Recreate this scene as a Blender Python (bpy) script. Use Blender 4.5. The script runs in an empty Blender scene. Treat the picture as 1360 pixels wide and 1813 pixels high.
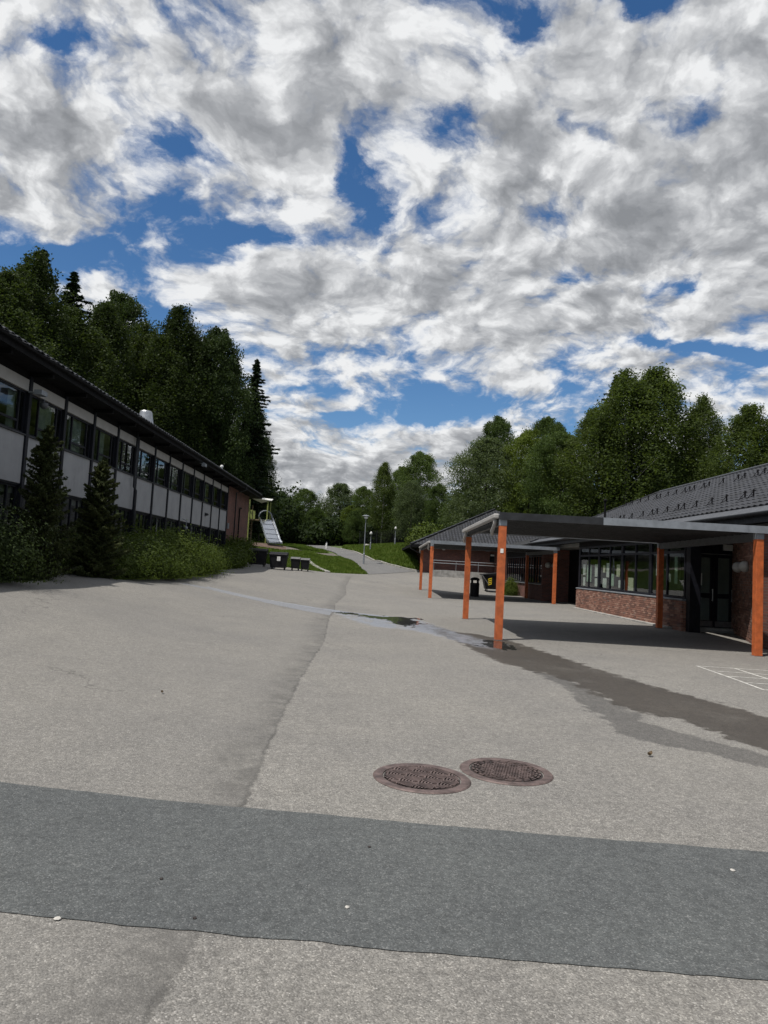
import bpy, bmesh, math, random
import numpy as np
from mathutils import Vector, Matrix, noise as mnoise

random.seed(7)
rng = np.random.default_rng(7)
S = bpy.context.scene
COL = S.collection
R = math.radians

# ------------------------------------------------------------------ camera
def camera_matrix():
    f, cx, cy = 1258.0, 680.0, 906.5
    roll = R(3.0)
    yv = Vector((655.0 - cx, -(1000.0 - cy), -f)).normalized()
    s, c = math.sin(roll), math.cos(roll)
    zv = Vector((s, c, -(s * yv.x + c * yv.y) / yv.z)).normalized()
    xv = yv.cross(zv)
    return Matrix((xv, yv, zv))
cam = bpy.data.cameras.new('camera')
cam.sensor_fit = 'VERTICAL'
cam.sensor_height = 36.0
cam.lens = 36.0 * 1258.0 / 1813.0
cam.clip_start = 0.05
cam.clip_end = 3000
cam_ob = bpy.data.objects.new('camera', cam)
COL.objects.link(cam_ob)
cam_ob.matrix_world = Matrix.Translation((0, 0, 1.55)) @ camera_matrix().to_4x4()
S.camera = cam_ob

# ------------------------------------------------------------------ sky and sun
SUN_DIR = Vector((1.0, 0.85, -2.8)).normalized()          # the way the light travels
SUN_EL = math.asin(-SUN_DIR.z)
SUN_AZ = math.atan2(-SUN_DIR.x, -SUN_DIR.y)                # clockwise from +Y
S.view_settings.view_transform = 'Standard'
S.view_settings.look = 'None'
S.view_settings.exposure = 0.0
S.view_settings.gamma = 1.0
S.view_settings.use_curve_mapping = False

class NT:
    """small node-tree writer"""
    def __init__(self, tree):
        self.t = tree; self.n = tree.nodes; self.l = tree.links
    def put(self, sock, v):
        if v is None: return
        if isinstance(v, bpy.types.NodeSocket): self.l.new(v, sock)
        elif isinstance(v, (tuple, list)):
            if sock.type == 'RGBA' and len(v) == 3: v = tuple(v) + (1,)
            sock.default_value = v
        else: sock.default_value = v
    def node(self, t, **kw):
        nd = self.n.new(t)
        for k, v in kw.items(): setattr(nd, k, v)
        return nd
    def m(self, op, a, b=None, c=None, clamp=False):
        nd = self.node('ShaderNodeMath', operation=op, use_clamp=clamp)
        self.put(nd.inputs[0], a); self.put(nd.inputs[1], b); self.put(nd.inputs[2], c)
        return nd.outputs[0]
    def vm(self, op, a, b=None, scale=None):
        nd = self.node('ShaderNodeVectorMath', operation=op)
        self.put(nd.inputs[0], a); self.put(nd.inputs[1], b)
        if scale is not None: self.put(nd.inputs['Scale'], scale)
        return nd.outputs['Value'] if op in ('LENGTH', 'DISTANCE', 'DOT_PRODUCT') else nd.outputs[0]
    def noise(self, vec, scale, detail=4, rough=0.55, dist=0.0, out='Fac', dims='3D'):
        nd = self.node('ShaderNodeTexNoise', noise_dimensions=dims)
        self.put(nd.inputs['Vector'], vec)
        for k, v in (('Scale', scale), ('Detail', detail), ('Roughness', rough), ('Distortion', dist)): self.put(nd.inputs[k], v)
        return nd.outputs[out]
    def vor(self, vec, scale, feature='F1', out='Color', rand=1.0):
        nd = self.node('ShaderNodeTexVoronoi', feature=feature)
        self.put(nd.inputs['Vector'], vec); self.put(nd.inputs['Scale'], scale)
        if 'Randomness' in nd.inputs: self.put(nd.inputs['Randomness'], rand)
        return nd.outputs[out]
    def mix(self, fac, a, b, blend='MIX'):
        nd = self.node('ShaderNodeMix', data_type='RGBA', blend_type=blend)
        self.put(nd.inputs['Factor'], fac); self.put(nd.inputs['A'], None)
        self.put(nd.inputs[6], a); self.put(nd.inputs[7], b)
        return nd.outputs[2]
    def mixf(self, fac, a, b):
        nd = self.node('ShaderNodeMix', data_type='FLOAT')
        self.put(nd.inputs[0], fac); self.put(nd.inputs[2], a); self.put(nd.inputs[3], b)
        return nd.outputs[0]
    def step(self, v, lo, hi, to0=0.0, to1=1.0, smooth=True):
        nd = self.node('ShaderNodeMapRange', interpolation_type='SMOOTHSTEP' if smooth else 'LINEAR')
        self.put(nd.inputs[0], v); self.put(nd.inputs[1], lo); self.put(nd.inputs[2], hi)
        self.put(nd.inputs[3], to0); self.put(nd.inputs[4], to1)
        return nd.outputs[0]
    def ramp(self, fac, stops):
        nd = self.node('ShaderNodeValToRGB')
        e = nd.color_ramp.elements
        while len(e) < len(stops): e.new(0.5)
        for q, (p, c) in zip(e, stops): q.position = p; q.color = tuple(c) + (1,)
        self.put(nd.inputs[0], fac)
        return nd.outputs[0]
    def bump(self, h, strength, dist=0.01):
        nd = self.node('ShaderNodeBump')
        self.put(nd.inputs['Height'], h); self.put(nd.inputs['Strength'], strength); self.put(nd.inputs['Distance'], dist)
        return nd.outputs[0]

W = bpy.data.worlds.new('World')
S.world = W
W.use_nodes = True
W.node_tree.nodes.clear()
def build_sky():
    n = NT(W.node_tree)
    sky = n.node('ShaderNodeTexSky', sky_type='NISHITA')
    sky.sun_disc = False
    sky.sun_elevation = SUN_EL
    sky.sun_rotation = SUN_AZ
    sky.altitude = 300; sky.air_density = 1.0; sky.dust_density = 0.2; sky.ozone_density = 4.0
    hs = n.node('ShaderNodeHueSaturation'); n.put(hs.inputs['Color'], sky.outputs[0]); hs.inputs['Saturation'].default_value = 1.2; hs.inputs['Hue'].default_value = 0.501
    tc = n.node('ShaderNodeTexCoord')
    d = tc.outputs['Generated']
    sep = n.node('ShaderNodeSeparateXYZ'); n.put(sep.inputs[0], d)
    dx, dy, dz = sep.outputs
    zz = n.m('ADD', n.m('MAXIMUM', dz, 0.0), 0.10)
    cmb = n.node('ShaderNodeCombineXYZ')
    n.put(cmb.inputs[0], n.m('DIVIDE', dx, zz)); n.put(cmb.inputs[1], n.m('DIVIDE', dy, zz))
    p = cmb.outputs[0]
    zr = n.m('ADD', n.m('MAXIMUM', dz, 0.0), 0.34)
    cm2 = n.node('ShaderNodeCombineXYZ')
    n.put(cm2.inputs[0], n.m('DIVIDE', dx, zr)); n.put(cm2.inputs[1], n.m('DIVIDE', dy, zr)); n.put(cm2.inputs[2], n.m('MULTIPLY', dz, 0.6))
    pt = cm2.outputs[0]
    w1 = n.vm('SUBTRACT', n.noise(pt, 2.0, 3, 0.5, out='Color'), (0.5, 0.5, 0.5))
    w2 = n.vm('SUBTRACT', n.noise(pt, 8.0, 7, 0.66, out='Color'), (0.5, 0.5, 0.5))
    pw = n.vm('ADD', n.vm('ADD', pt, n.vm('SCALE', w1, scale=0.22)), n.vm('SCALE', w2, scale=0.06))
    O1 = (3.7, 1.3, 0.4)
    def field(off):
        q = n.vm('ADD', pw, off) if off else pw
        a = n.noise(n.vm('ADD', q, O1), 4.2, 4, 0.52)
        b = n.noise(n.vm('ADD', q, (9.1, 4.2, 2.4)), 13.0, 10, 0.62)
        return a, b
    a, b = field(None)
    def billow(off):
        vv = n.node('ShaderNodeTexVoronoi', feature='SMOOTH_F1', voronoi_dimensions='2D')
        n.put(vv.inputs['Vector'], n.vm('ADD', pw, off)); 
        for k_, v_ in (('Scale', 9.0), ('Detail', 4.0), ('Roughness', .55), ('Lacunarity', 2.1), ('Smoothness', .6)): n.put(vv.inputs[k_], v_)
        return n.m('SUBTRACT', .55, vv.outputs['Distance'])
    pf, pf2 = billow((0, 0, 0)), billow((-.022, -.026, .0))
    cov = n.m('ADD', n.m('MULTIPLY', n.m('SUBTRACT', a, .5), 0.75), n.m('MULTIPLY', n.m('SUBTRACT', b, .5), 0.50))
    cov = n.m('ADD', cov, n.m('MULTIPLY', pf, .20))
    # where the cloud field opens and where it is heaped up: (x, y, half-width x, half-width y, amount)
    SPOTS = [(-.085, 1.48, .045, .11, -.19), (-.04, 1.62, .06, .07, -.16), (-.45, 1.43, .08, .07, -.18), (-.57, 1.17, .05, .06, -.16), (-1.0, 1.88, .24, .10, -.26), (-1.25, 1.8, .3, .15, -.2),
             (-.36, 1.75, .14, .05, -.20), (.95, 2.20, .26, .06, -.25), (1.25, 2.22, .25, .08, -.2), (.27, 2.95, .24, .20, -.22), (-.2, 3.25, .28, .10, -.18),
             (.50, 1.85, .09, .06, -.18), (.76, 1.83, .10, .05, -.20), (.56, 1.18, .05, .06, -.18), (.21, 1.05, .04, .06, -.16),
             (.37, 1.0, .05, .04, -.18), (.12, 1.29, .05, .05, -.12), (-.70, 2.2, .16, .14, -.2), (-.26, 2.87, .16, .10, -.16), (.25, 3.2, .2, .12, -.12),
             (-.26, 1.33, .16, .17, .12), (.0, 1.08, .17, .16, .12), (.30, 1.36, .17, .2, .13), (.68, 1.45, .2, .16, .11), (.53, 1.64, .2, .1, .1),
             (-.05, 1.98, .35, .13, .12), (.3, 2.3, .35, .2, .12), (-.1, 4.3, 1.2, .7, .14), (-.62, 1.36, .16, .12, .07), (-.38, 2.02, .25, .12, .10), (.9, 1.5, .2, .3, .08)]
    pq = n.vm('ADD', n.vm('ADD', p, n.vm('SCALE', w1, scale=0.10)), n.vm('SCALE', w2, scale=0.20))
    adj = None
    for (x, y, ea, eb, k) in SPOTS:
        q = n.vm('MULTIPLY', n.vm('SUBTRACT', pq, (x, y, 0)), (1 / ea, 1 / eb, 0))
        r2 = n.vm('DOT_PRODUCT', q, q)
        gg = n.m('MULTIPLY', n.m('EXPONENT', n.m('MULTIPLY', r2, -1.0)), k)
        adj = gg if adj is None else n.m('ADD', adj, gg)
    cov = n.m('ADD', n.m('ADD', cov, adj), 0.135)
    dens = n.step(cov, -0.09, 0.13)
    # the heaps: bodies thick and grey, rims thin and bright, fronts towards the sun lighter
    a2, b2 = field((-0.03, -0.035, 0.0))
    thick = n.step(n.m('ADD', n.m('MULTIPLY', n.m('SUBTRACT', a, .5), 0.8), n.m('ADD', n.m('MULTIPLY', adj, .8), n.m('MULTIPLY', n.m('SUBTRACT', b, .5), .30))), -0.10, 0.26)
    rel = n.m('ADD', n.m('MULTIPLY', n.m('SUBTRACT', b, b2), 2.0), n.m('MULTIPLY', n.m('SUBTRACT', a, a2), 2.2))
    puff = n.m('SUBTRACT', n.noise(n.vm('ADD', pw, (1.1, 7.7, 5.0)), 5.5, 4, 0.45), 0.5)
    sh = n.m('ADD', n.m('SUBTRACT', 0.97, n.m('MULTIPLY', thick, 0.62)), n.m('ADD', n.m('MULTIPLY', rel, 0.42), n.m('ADD', n.m('MULTIPLY', puff, 0.45), n.m('ADD', n.m('MULTIPLY', pf, .30), n.m('MULTIPLY', n.m('SUBTRACT', pf, pf2), .55)))), clamp=True)
    ccol = n.ramp(sh, [(0.0, (.26, .272, .292)), (0.35, (.375, .388, .41)), (0.65, (.56, .572, .59)), (1.0, (.86, .87, .88))])
    bg1 = n.node('ShaderNodeBackground'); n.put(bg1.inputs[0], hs.outputs[0]); bg1.inputs[1].default_value = 0.10
    bg2 = n.node('ShaderNodeBackground'); n.put(bg2.inputs[0], ccol); bg2.inputs[1].default_value = 1.0
    up = n.step(dz, -0.02, 0.03)
    mx = n.node('ShaderNodeMixShader')
    n.put(mx.inputs[0], n.m('MULTIPLY', dens, up)); n.l.new(bg1.outputs[0], mx.inputs[1]); n.l.new(bg2.outputs[0], mx.inputs[2])
    out = n.node('ShaderNodeOutputWorld')
    n.l.new(mx.outputs[0], out.inputs[0])
build_sky()
sun = bpy.data.lights.new('sun', 'SUN')
sun.energy = 4.5
sun.angle = R(0.6)
sun.color = (1.0, 0.95, 0.88)
sun_ob = bpy.data.objects.new('sun', sun)
COL.objects.link(sun_ob)
sun_ob.rotation_euler = SUN_DIR.to_track_quat('-Z', 'Y').to_euler()
sun_ob.location = (-30, -20, 60)

# ------------------------------------------------------------------ mesh and object helpers
class MB:
    """collects shapes; build() makes them ONE mesh object"""
    def __init__(self): self.v = []; self.f = []
    def add(self, vs, fs):
        o = len(self.v)
        self.v += [tuple(map(float, q)) for q in vs]
        self.f += [tuple(i + o for i in q) for q in fs]
        return self
    def box(self, lo, hi):
        (a, b, c), (d, e, f) = lo, hi
        return self.add([(a, b, c), (d, b, c), (d, e, c), (a, e, c), (a, b, f), (d, b, f), (d, e, f), (a, e, f)],
                        [(0, 3, 2, 1), (4, 5, 6, 7), (0, 1, 5, 4), (1, 2, 6, 5), (2, 3, 7, 6), (3, 0, 4, 7)])
    def bar(self, p, q, w, h, up=(0, 0, 1)):
        """rectangular bar from p to q, w across, h along up"""
        p, q = Vector(p), Vector(q); d = (q - p).normalized(); u = Vector(up)
        if abs(d.dot(u)) > .98: u = Vector((0, 1, 0))
        s = d.cross(u).normalized(); u = s.cross(d).normalized()
        vs = []
        for c in (p, q):
            for a, b in ((-1, -1), (1, -1), (1, 1), (-1, 1)): vs.append(c + s * (a * w / 2) + u * (b * h / 2))
        return self.add(vs, [(0, 1, 2, 3), (7, 6, 5, 4), (0, 4, 5, 1), (1, 5, 6, 2), (2, 6, 7, 3), (3, 7, 4, 0)])
    def tube(self, pts, rad, n=8, cap=True):
        pts = [Vector(q) for q in pts]
        rad = rad if isinstance(rad, (list, tuple)) else [rad] * len(pts)
        vs, fs, prev = [], [], None
        for i, q in enumerate(pts):
            d = (pts[min(i + 1, len(pts) - 1)] - pts[max(i - 1, 0)]).normalized()
            if prev is None:
                prev = d.orthogonal().normalized()
            s = (prev - d * prev.dot(d)).normalized(); t = d.cross(s); prev = s
            for k in range(n):
                a = 2 * math.pi * k / n
                vs.append(q + (s * math.cos(a) + t * math.sin(a)) * rad[i])
        for i in range(len(pts) - 1):
            for k in range(n):
                fs.append((i * n + k, i * n + (k + 1) % n, (i + 1) * n + (k + 1) % n, (i + 1) * n + k))
        if cap:
            fs.append(tuple(range(n - 1, -1, -1))); fs.append(tuple((len(pts) - 1) * n + k for k in range(n)))
        return self.add(vs, fs)
    def lathe(self, prof, c=(0, 0, 0), n=20, axis='z'):
        vs, fs = [], []
        for (r, h) in prof:
            for k in range(n):
                a = 2 * math.pi * k / n; x, y = r * math.cos(a), r * math.sin(a)
                q = (x, y, h) if axis == 'z' else ((h, x, y) if axis == 'x' else (x, h, y))
                vs.append((c[0] + q[0], c[1] + q[1], c[2] + q[2]))
        for i in range(len(prof) - 1):
            for k in range(n):
                fs.append((i * n + k, i * n + (k + 1) % n, (i + 1) * n + (k + 1) % n, (i + 1) * n + k))
        fs.append(tuple(range(n - 1, -1, -1))); fs.append(tuple((len(prof) - 1) * n + k for k in range(n)))
        return self.add(vs, fs)
    def prism(self, poly, d0, axis='x', d1=None):
        """poly in the plane across axis, pushed from d0 to d1"""
        def P(a, b, d): return (d, a, b) if axis == 'x' else ((a, d, b) if axis == 'y' else (a, b, d))
        n = len(poly)
        vs = [P(a, b, d0) for a, b in poly] + [P(a, b, d1) for a, b in poly]
        fs = [tuple(range(n - 1, -1, -1)), tuple(range(n, 2 * n))] + [(i, (i + 1) % n, n + (i + 1) % n, n + i) for i in range(n)]
        return self.add(vs, fs)
    def quad(self, a, b, c, d): return self.add([a, b, c, d], [(0, 1, 2, 3)])
    def mesh(self, name, mat, off=(0, 0, 0), smooth=False, bevel=0.0):
        me = bpy.data.meshes.new(name)
        me.from_pydata([(x - off[0], y - off[1], z - off[2]) for x, y, z in self.v], [], self.f)
        bm = bmesh.new(); bm.from_mesh(me)
        bmesh.ops.recalc_face_normals(bm, faces=bm.faces)
        if bevel > 0:
            es = [e for e in bm.edges if len(e.link_faces) == 2 and e.calc_face_angle(0) > .6]
            bmesh.ops.bevel(bm, geom=es, offset=bevel, segments=1, affect='EDGES', clamp_overlap=True)
        bm.to_mesh(me); bm.free()
        if mat: me.materials.append(mat)
        if smooth:
            me.polygons.foreach_set('use_smooth', [True] * len(me.polygons))
        return me
    def build(self, name, mat, parent=None, smooth=False, bevel=0.0, label=None, kind=None):
        off = world_of(parent)
        me = self.mesh(name, mat, off, smooth, bevel)
        return link(name, me, parent, label=label, kind=kind)

ORG = {}
def world_of(parent): return ORG.get(parent.name, (0, 0, 0)) if parent else (0, 0, 0)
def link(name, me, parent=None, loc=None, rot=None, label=None, kind=None, cat=None, group=None):
    o = bpy.data.objects.new(name, me)
    COL.objects.link(o)
    if parent:
        o.parent = parent
        ORG[o.name] = world_of(parent)
        if loc is not None:
            w = world_of(parent); o.location = (loc[0] - w[0], loc[1] - w[1], loc[2] - w[2])
            ORG[o.name] = tuple(loc)
    elif loc is not None:
        o.location = loc; ORG[o.name] = tuple(loc)
    if rot is not None: o.rotation_euler = rot
    if label: o['label'] = label
    if kind: o['kind'] = kind
    if cat: o['category'] = cat
    if group: o['group'] = group
    return o
def thing(name, loc, label, cat, group=None, rz=0.0):
    return link(name, None, None, loc=loc, rot=(0, 0, rz), label=label, cat=cat, group=group)
def np_mesh(name, V, F, mat, smooth=False, attrs=None):
    """quad mesh from arrays"""
    me = bpy.data.meshes.new(name)
    V = np.asarray(V, np.float32); F = np.asarray(F, np.int32)
    k = F.shape[1]
    me.vertices.add(len(V)); me.vertices.foreach_set('co', V.ravel())
    me.loops.add(F.size); me.loops.foreach_set('vertex_index', F.ravel())
    me.polygons.add(len(F))
    me.polygons.foreach_set('loop_start', np.arange(0, F.size, k, dtype=np.int32))
    me.polygons.foreach_set('loop_total', np.full(len(F), k, np.int32))
    if smooth: me.polygons.foreach_set('use_smooth', np.ones(len(F), bool))
    for an, av in (attrs or {}).items():
        a = me.attributes.new(an, 'FLOAT', 'POINT'); a.data.foreach_set('value', np.asarray(av, np.float32))
    me.update(calc_edges=True); me.validate()
    if mat: me.materials.append(mat)
    return me
def copy_tree(src, parent=None, loc=None, rz=None, scale=None, label=None):
    o = src.copy(); COL.objects.link(o)
    o.parent = parent
    if loc is not None: o.location = loc
    if rz is not None: o.rotation_euler = (0, 0, rz)
    if scale is not None: o.scale = scale
    if label: o['label'] = label
    for ch in list(src.children): copy_tree(ch, o)
    return o

# ------------------------------------------------------------------ materials
def material(name):
    m = bpy.data.materials.new(name); m.use_nodes = True
    n = NT(m.node_tree); b = m.node_tree.nodes['Principled BSDF']
    return m, n, b
def plain(name, col, rough=0.6, var=0.12, scale=6.0, metal=0.0, bump=0.0, bscale=60.0, spec=0.5, dirt=0.0):
    """painted or bare surface with uneven tone, fine relief and some wear"""
    m, n, b = material(name)
    tc = n.node('ShaderNodeNewGeometry').outputs['Position']
    v = n.noise(tc, scale, 6, 0.6)
    dark = tuple(c * (1 - var * 1.6) for c in col); lite = tuple(min(1, c * (1 + var)) for c in col)
    c = n.mix(n.step(v, .3, .7), dark, lite)
    oi = n.node('ShaderNodeObjectInfo').outputs['Random']
    c = n.mix(1.0, c, n.ramp(oi, [(0, (1 - var * .6,) * 3), (1, (1 + 0 * var,) * 3)]), 'MULTIPLY')
    if dirt:
        dm = n.step(n.noise(n.vm('MULTIPLY', tc, (3, 3, .6)), 2.0, 5, .65), .52, .72)
        c = n.mix(n.m('MULTIPLY', dm, dirt), c, tuple(q * .35 for q in col))
    n.put(b.inputs['Base Color'], c)
    n.put(b.inputs['Roughness'], n.step(n.noise(tc, scale * 3, 4), .2, .8, max(0, rough - .12), min(1, rough + .1)))
    b.inputs['Metallic'].default_value = metal
    b.inputs['Specular IOR Level'].default_value = spec
    if bump: n.put(b.inputs['Normal'], n.bump(n.noise(tc, bscale, 4), bump, .004))
    return m
M = {}

# ------------------------------------------------------------------ terrain
CP = np.array([
 (0,-4,0),(0,0,0),(0,5,0),(-2.3,4.5,.045),(2.4,4.3,-.03),(6,4,-.07),(-5,4,.28),(-7,4,.62),(0,10,0),(0,15,0),(3,10,0),(6.3,12,-.03),(9.5,12,-.1),(3,16.4,0),(9,16.3,-.08),
 (10.1,22,-.02),(10.1,28,0),(10.1,34,.02),(13,28,0),(3.15,23,0),(0,22,0),(-1,22,.0),(3.2,37,0),(9.8,37,0),(3.4,46,.03),(9.7,43.4,0),(6.3,42.4,.01),(9.5,50,.06),(0,30,.04),(0,38,.15),
 (-2.5,10,.06),(-4,10,.25),(-5.5,10,.58),(-7,10,.84),(-7,14,.86),(-6.8,19,.88),(-6.8,31,.94),(-7.3,44,.80),(-7.3,49,.78),(-4.7,49,.95),(-3.5,16,.15),(-5,17,.44),(-5,26,.42),(-2.5,26,.09),(-4,36,.5),(-2,44,.5),
 (-9.3,10,.95),(-9.3,25,.98),(-9.3,40,1.1),(-9.3,47,1.6),(-9.3,54.7,2.5),(-14,20,1.0),(-14,40,1.4),
 (0,47,.5),(0,55,.8),(-3.2,52,.84),(3.4,52,.55),(3.8,59,1.3),(6,55,.85),(8,58,1.2),(12,58,1.2),(6,50,.25),
 (-5,56,1.35),(-5.8,66,2.05),(-3.2,72,2.25),(0,66,1.75),(1.9,70,2.45),(-.1,80,3.1),(-5.8,85,2.95),(-3.4,92,3.7),(-8,92,3.5),(-8,104,3.9),(-14,104,3.9),
 (-9,62,2.95),(-7.9,61,2.85),(-6.8,64,2.72),(-5.6,67,2.4),(-10.5,62,2.9),(-7.8,57,2.05),(-12,70,3.2),(3.6,64,2.35),(5,80,4.2),(6,68,3.3),(8,76,4.3),(15,80,4.6),(3,95,4.5),(12,64,1.8),
 (25,40,.5),(25,20,0),(30,70,3.5),(16,0,-.1),(30,0,-.1),(-22,20,1.8),(-22,45,2.6),(-25,65,3.6),(-30,90,4.5),(0,130,4.6),(30,110,5),(-30,130,4.6),(-20,0,1.2)], float)
def _rbf(d): return d
_D = np.sqrt(((CP[:, None, :2] - CP[None, :, :2]) ** 2).sum(-1))
_n = len(CP)
_A = np.zeros((_n + 3, _n + 3)); _A[:_n, :_n] = _D - 0.6 * np.eye(_n)
_A[:_n, _n] = 1; _A[:_n, _n + 1:] = CP[:, :2]; _A[_n:, :_n] = _A[:_n, _n:].T
_w = np.linalg.solve(_A, np.concatenate([CP[:, 2], [0, 0, 0]]))
def gz(x, y):
    x = np.asarray(x, float); y = np.asarray(y, float); sh = x.shape
    xf, yf = np.clip(x.ravel(), -35, 35), np.clip(y.ravel(), -8, 132)
    out = np.empty(len(xf))
    for i in range(0, len(xf), 20000):
        a, b = xf[i:i + 20000], yf[i:i + 20000]
        d = np.sqrt((a[:, None] - CP[None, :, 0]) ** 2 + (b[:, None] - CP[None, :, 1]) ** 2 + .3)
        out[i:i + 20000] = d @ _w[:_n] + _w[_n] + a * _w[_n + 1] + b * _w[_n + 2]
    return out.reshape(sh)
def g(x, y): return float(gz(np.array([x]), np.array([y]))[0])

def grid_mesh(name, X, Y, Z, mat, attrs=None, smooth=True):
    """X, Y, Z: (rows, cols) arrays"""
    r, c = X.shape
    V = np.stack([X, Y, Z], -1).reshape(-1, 3)
    i = np.arange(r * c).reshape(r, c)
    F = np.stack([i[:-1, :-1], i[:-1, 1:], i[1:, 1:], i[1:, :-1]], -1).reshape(-1, 4)
    return np_mesh(name, V, F, mat, smooth, {k: v.ravel() for k, v in (attrs or {}).items()})
def poly_sd(X, Y, poly):
    """signed distance to a polygon, negative inside"""
    P = np.array(poly, float); Q = np.roll(P, -1, 0)
    x, y = X.ravel(), Y.ravel()
    best = np.full(len(x), 1e9); ins = np.zeros(len(x), bool)
    for (ax, ay), (bx, by) in zip(P, Q):
        ex, ey = bx - ax, by - ay
        t = np.clip(((x - ax) * ex + (y - ay) * ey) / (ex * ex + ey * ey + 1e-12), 0, 1)
        best = np.minimum(best, np.hypot(x - ax - t * ex, y - ay - t * ey))
        if abs(ey) > 1e-12:
            cr = ((ay > y) != (by > y)) & (x < ex * (y - ay) / ey + ax)
            ins ^= cr
    return np.where(ins, -best, best).reshape(X.shape)
def line_d(X, Y, pts):
    x, y = X.ravel(), Y.ravel(); best = np.full(len(x), 1e9); side = np.zeros(len(x))
    for (ax, ay), (bx, by) in zip(pts[:-1], pts[1:]):
        ex, ey = bx - ax, by - ay
        t = np.clip(((x - ax) * ex + (y - ay) * ey) / (ex * ex + ey * ey), 0, 1)
        d = np.hypot(x - ax - t * ex, y - ay - t * ey)
        s = np.sign((x - ax) * ey - (y - ay) * ex)
        side = np.where(d < best, s, side); best = np.minimum(best, d)
    return (best * side).reshape(X.shape)

WET = [(1.1,20.9),(1.0,19.6),(1.5,17.9),(1.95,15.6),(2.18,13.65),(2.44,12.19),(3.04,10.86),(3.13,9.09),(3.3,8.6),(3.67,8.06),(3.96,6.99),(5.2,4.9),(6.6,4.6),(5.6,7.2),(4.9,8.65),(4.63,9.68),(4.27,10.72),(3.95,12.38),(3.63,14.71),(3.26,16.41),(2.75,17.6),(2.2,18.0),(1.75,19.9)]
DAMP = [(2.7,11.62),(2.81,10.04),(2.71,8.46),(2.64,7.3),(2.86,7.0),(3.12,6.83),(3.59,6.33),(4.6,5.2),(4.9,5.6),(3.86,6.8),(3.4,7.46),(3.15,8.03),(3.25,8.93),(3.2,9.3),(3.12,11.17)]
FILM_SHEEN = [(-1.05,22.1),(-4.0,22.6),(-6.5,24.0),(-6.5,24.6),(-4.2,24.0),(-0.91,23.2),(1.55,21.9),(1.97,19.07),(2.62,16.47),(3.1,15.6),(2.62,14.28),(2.07,15.27),(1.25,17.39),(0.15,17.9),(-.6,19.6)]
PUD = [(-1.2,22.2),(-.9,22.6),(.17,21.95),(1.0,22.3),(1.49,22.0),(1.62,19.9),(1.3,18.35),(0.85,19.43),(0.3,20.6)]
PUD2 = [(2.75,16.3),(3.1,16.5),(3.25,16.0),(3.05,15.0),(2.8,14.4),(2.65,15.2)]
SEAM = [(-.66,-4),(-.66,2.0),(-.64,2.72),(-.62,3.03),(-.71,4.57),(-.76,6.09),(-.83,9.2),(-.80,13.75),(-1.01,19.05),(-1.03,22.37),(-1.2,26),(-1.0,32),(-1.3,40),(-1.25,50)]

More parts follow.
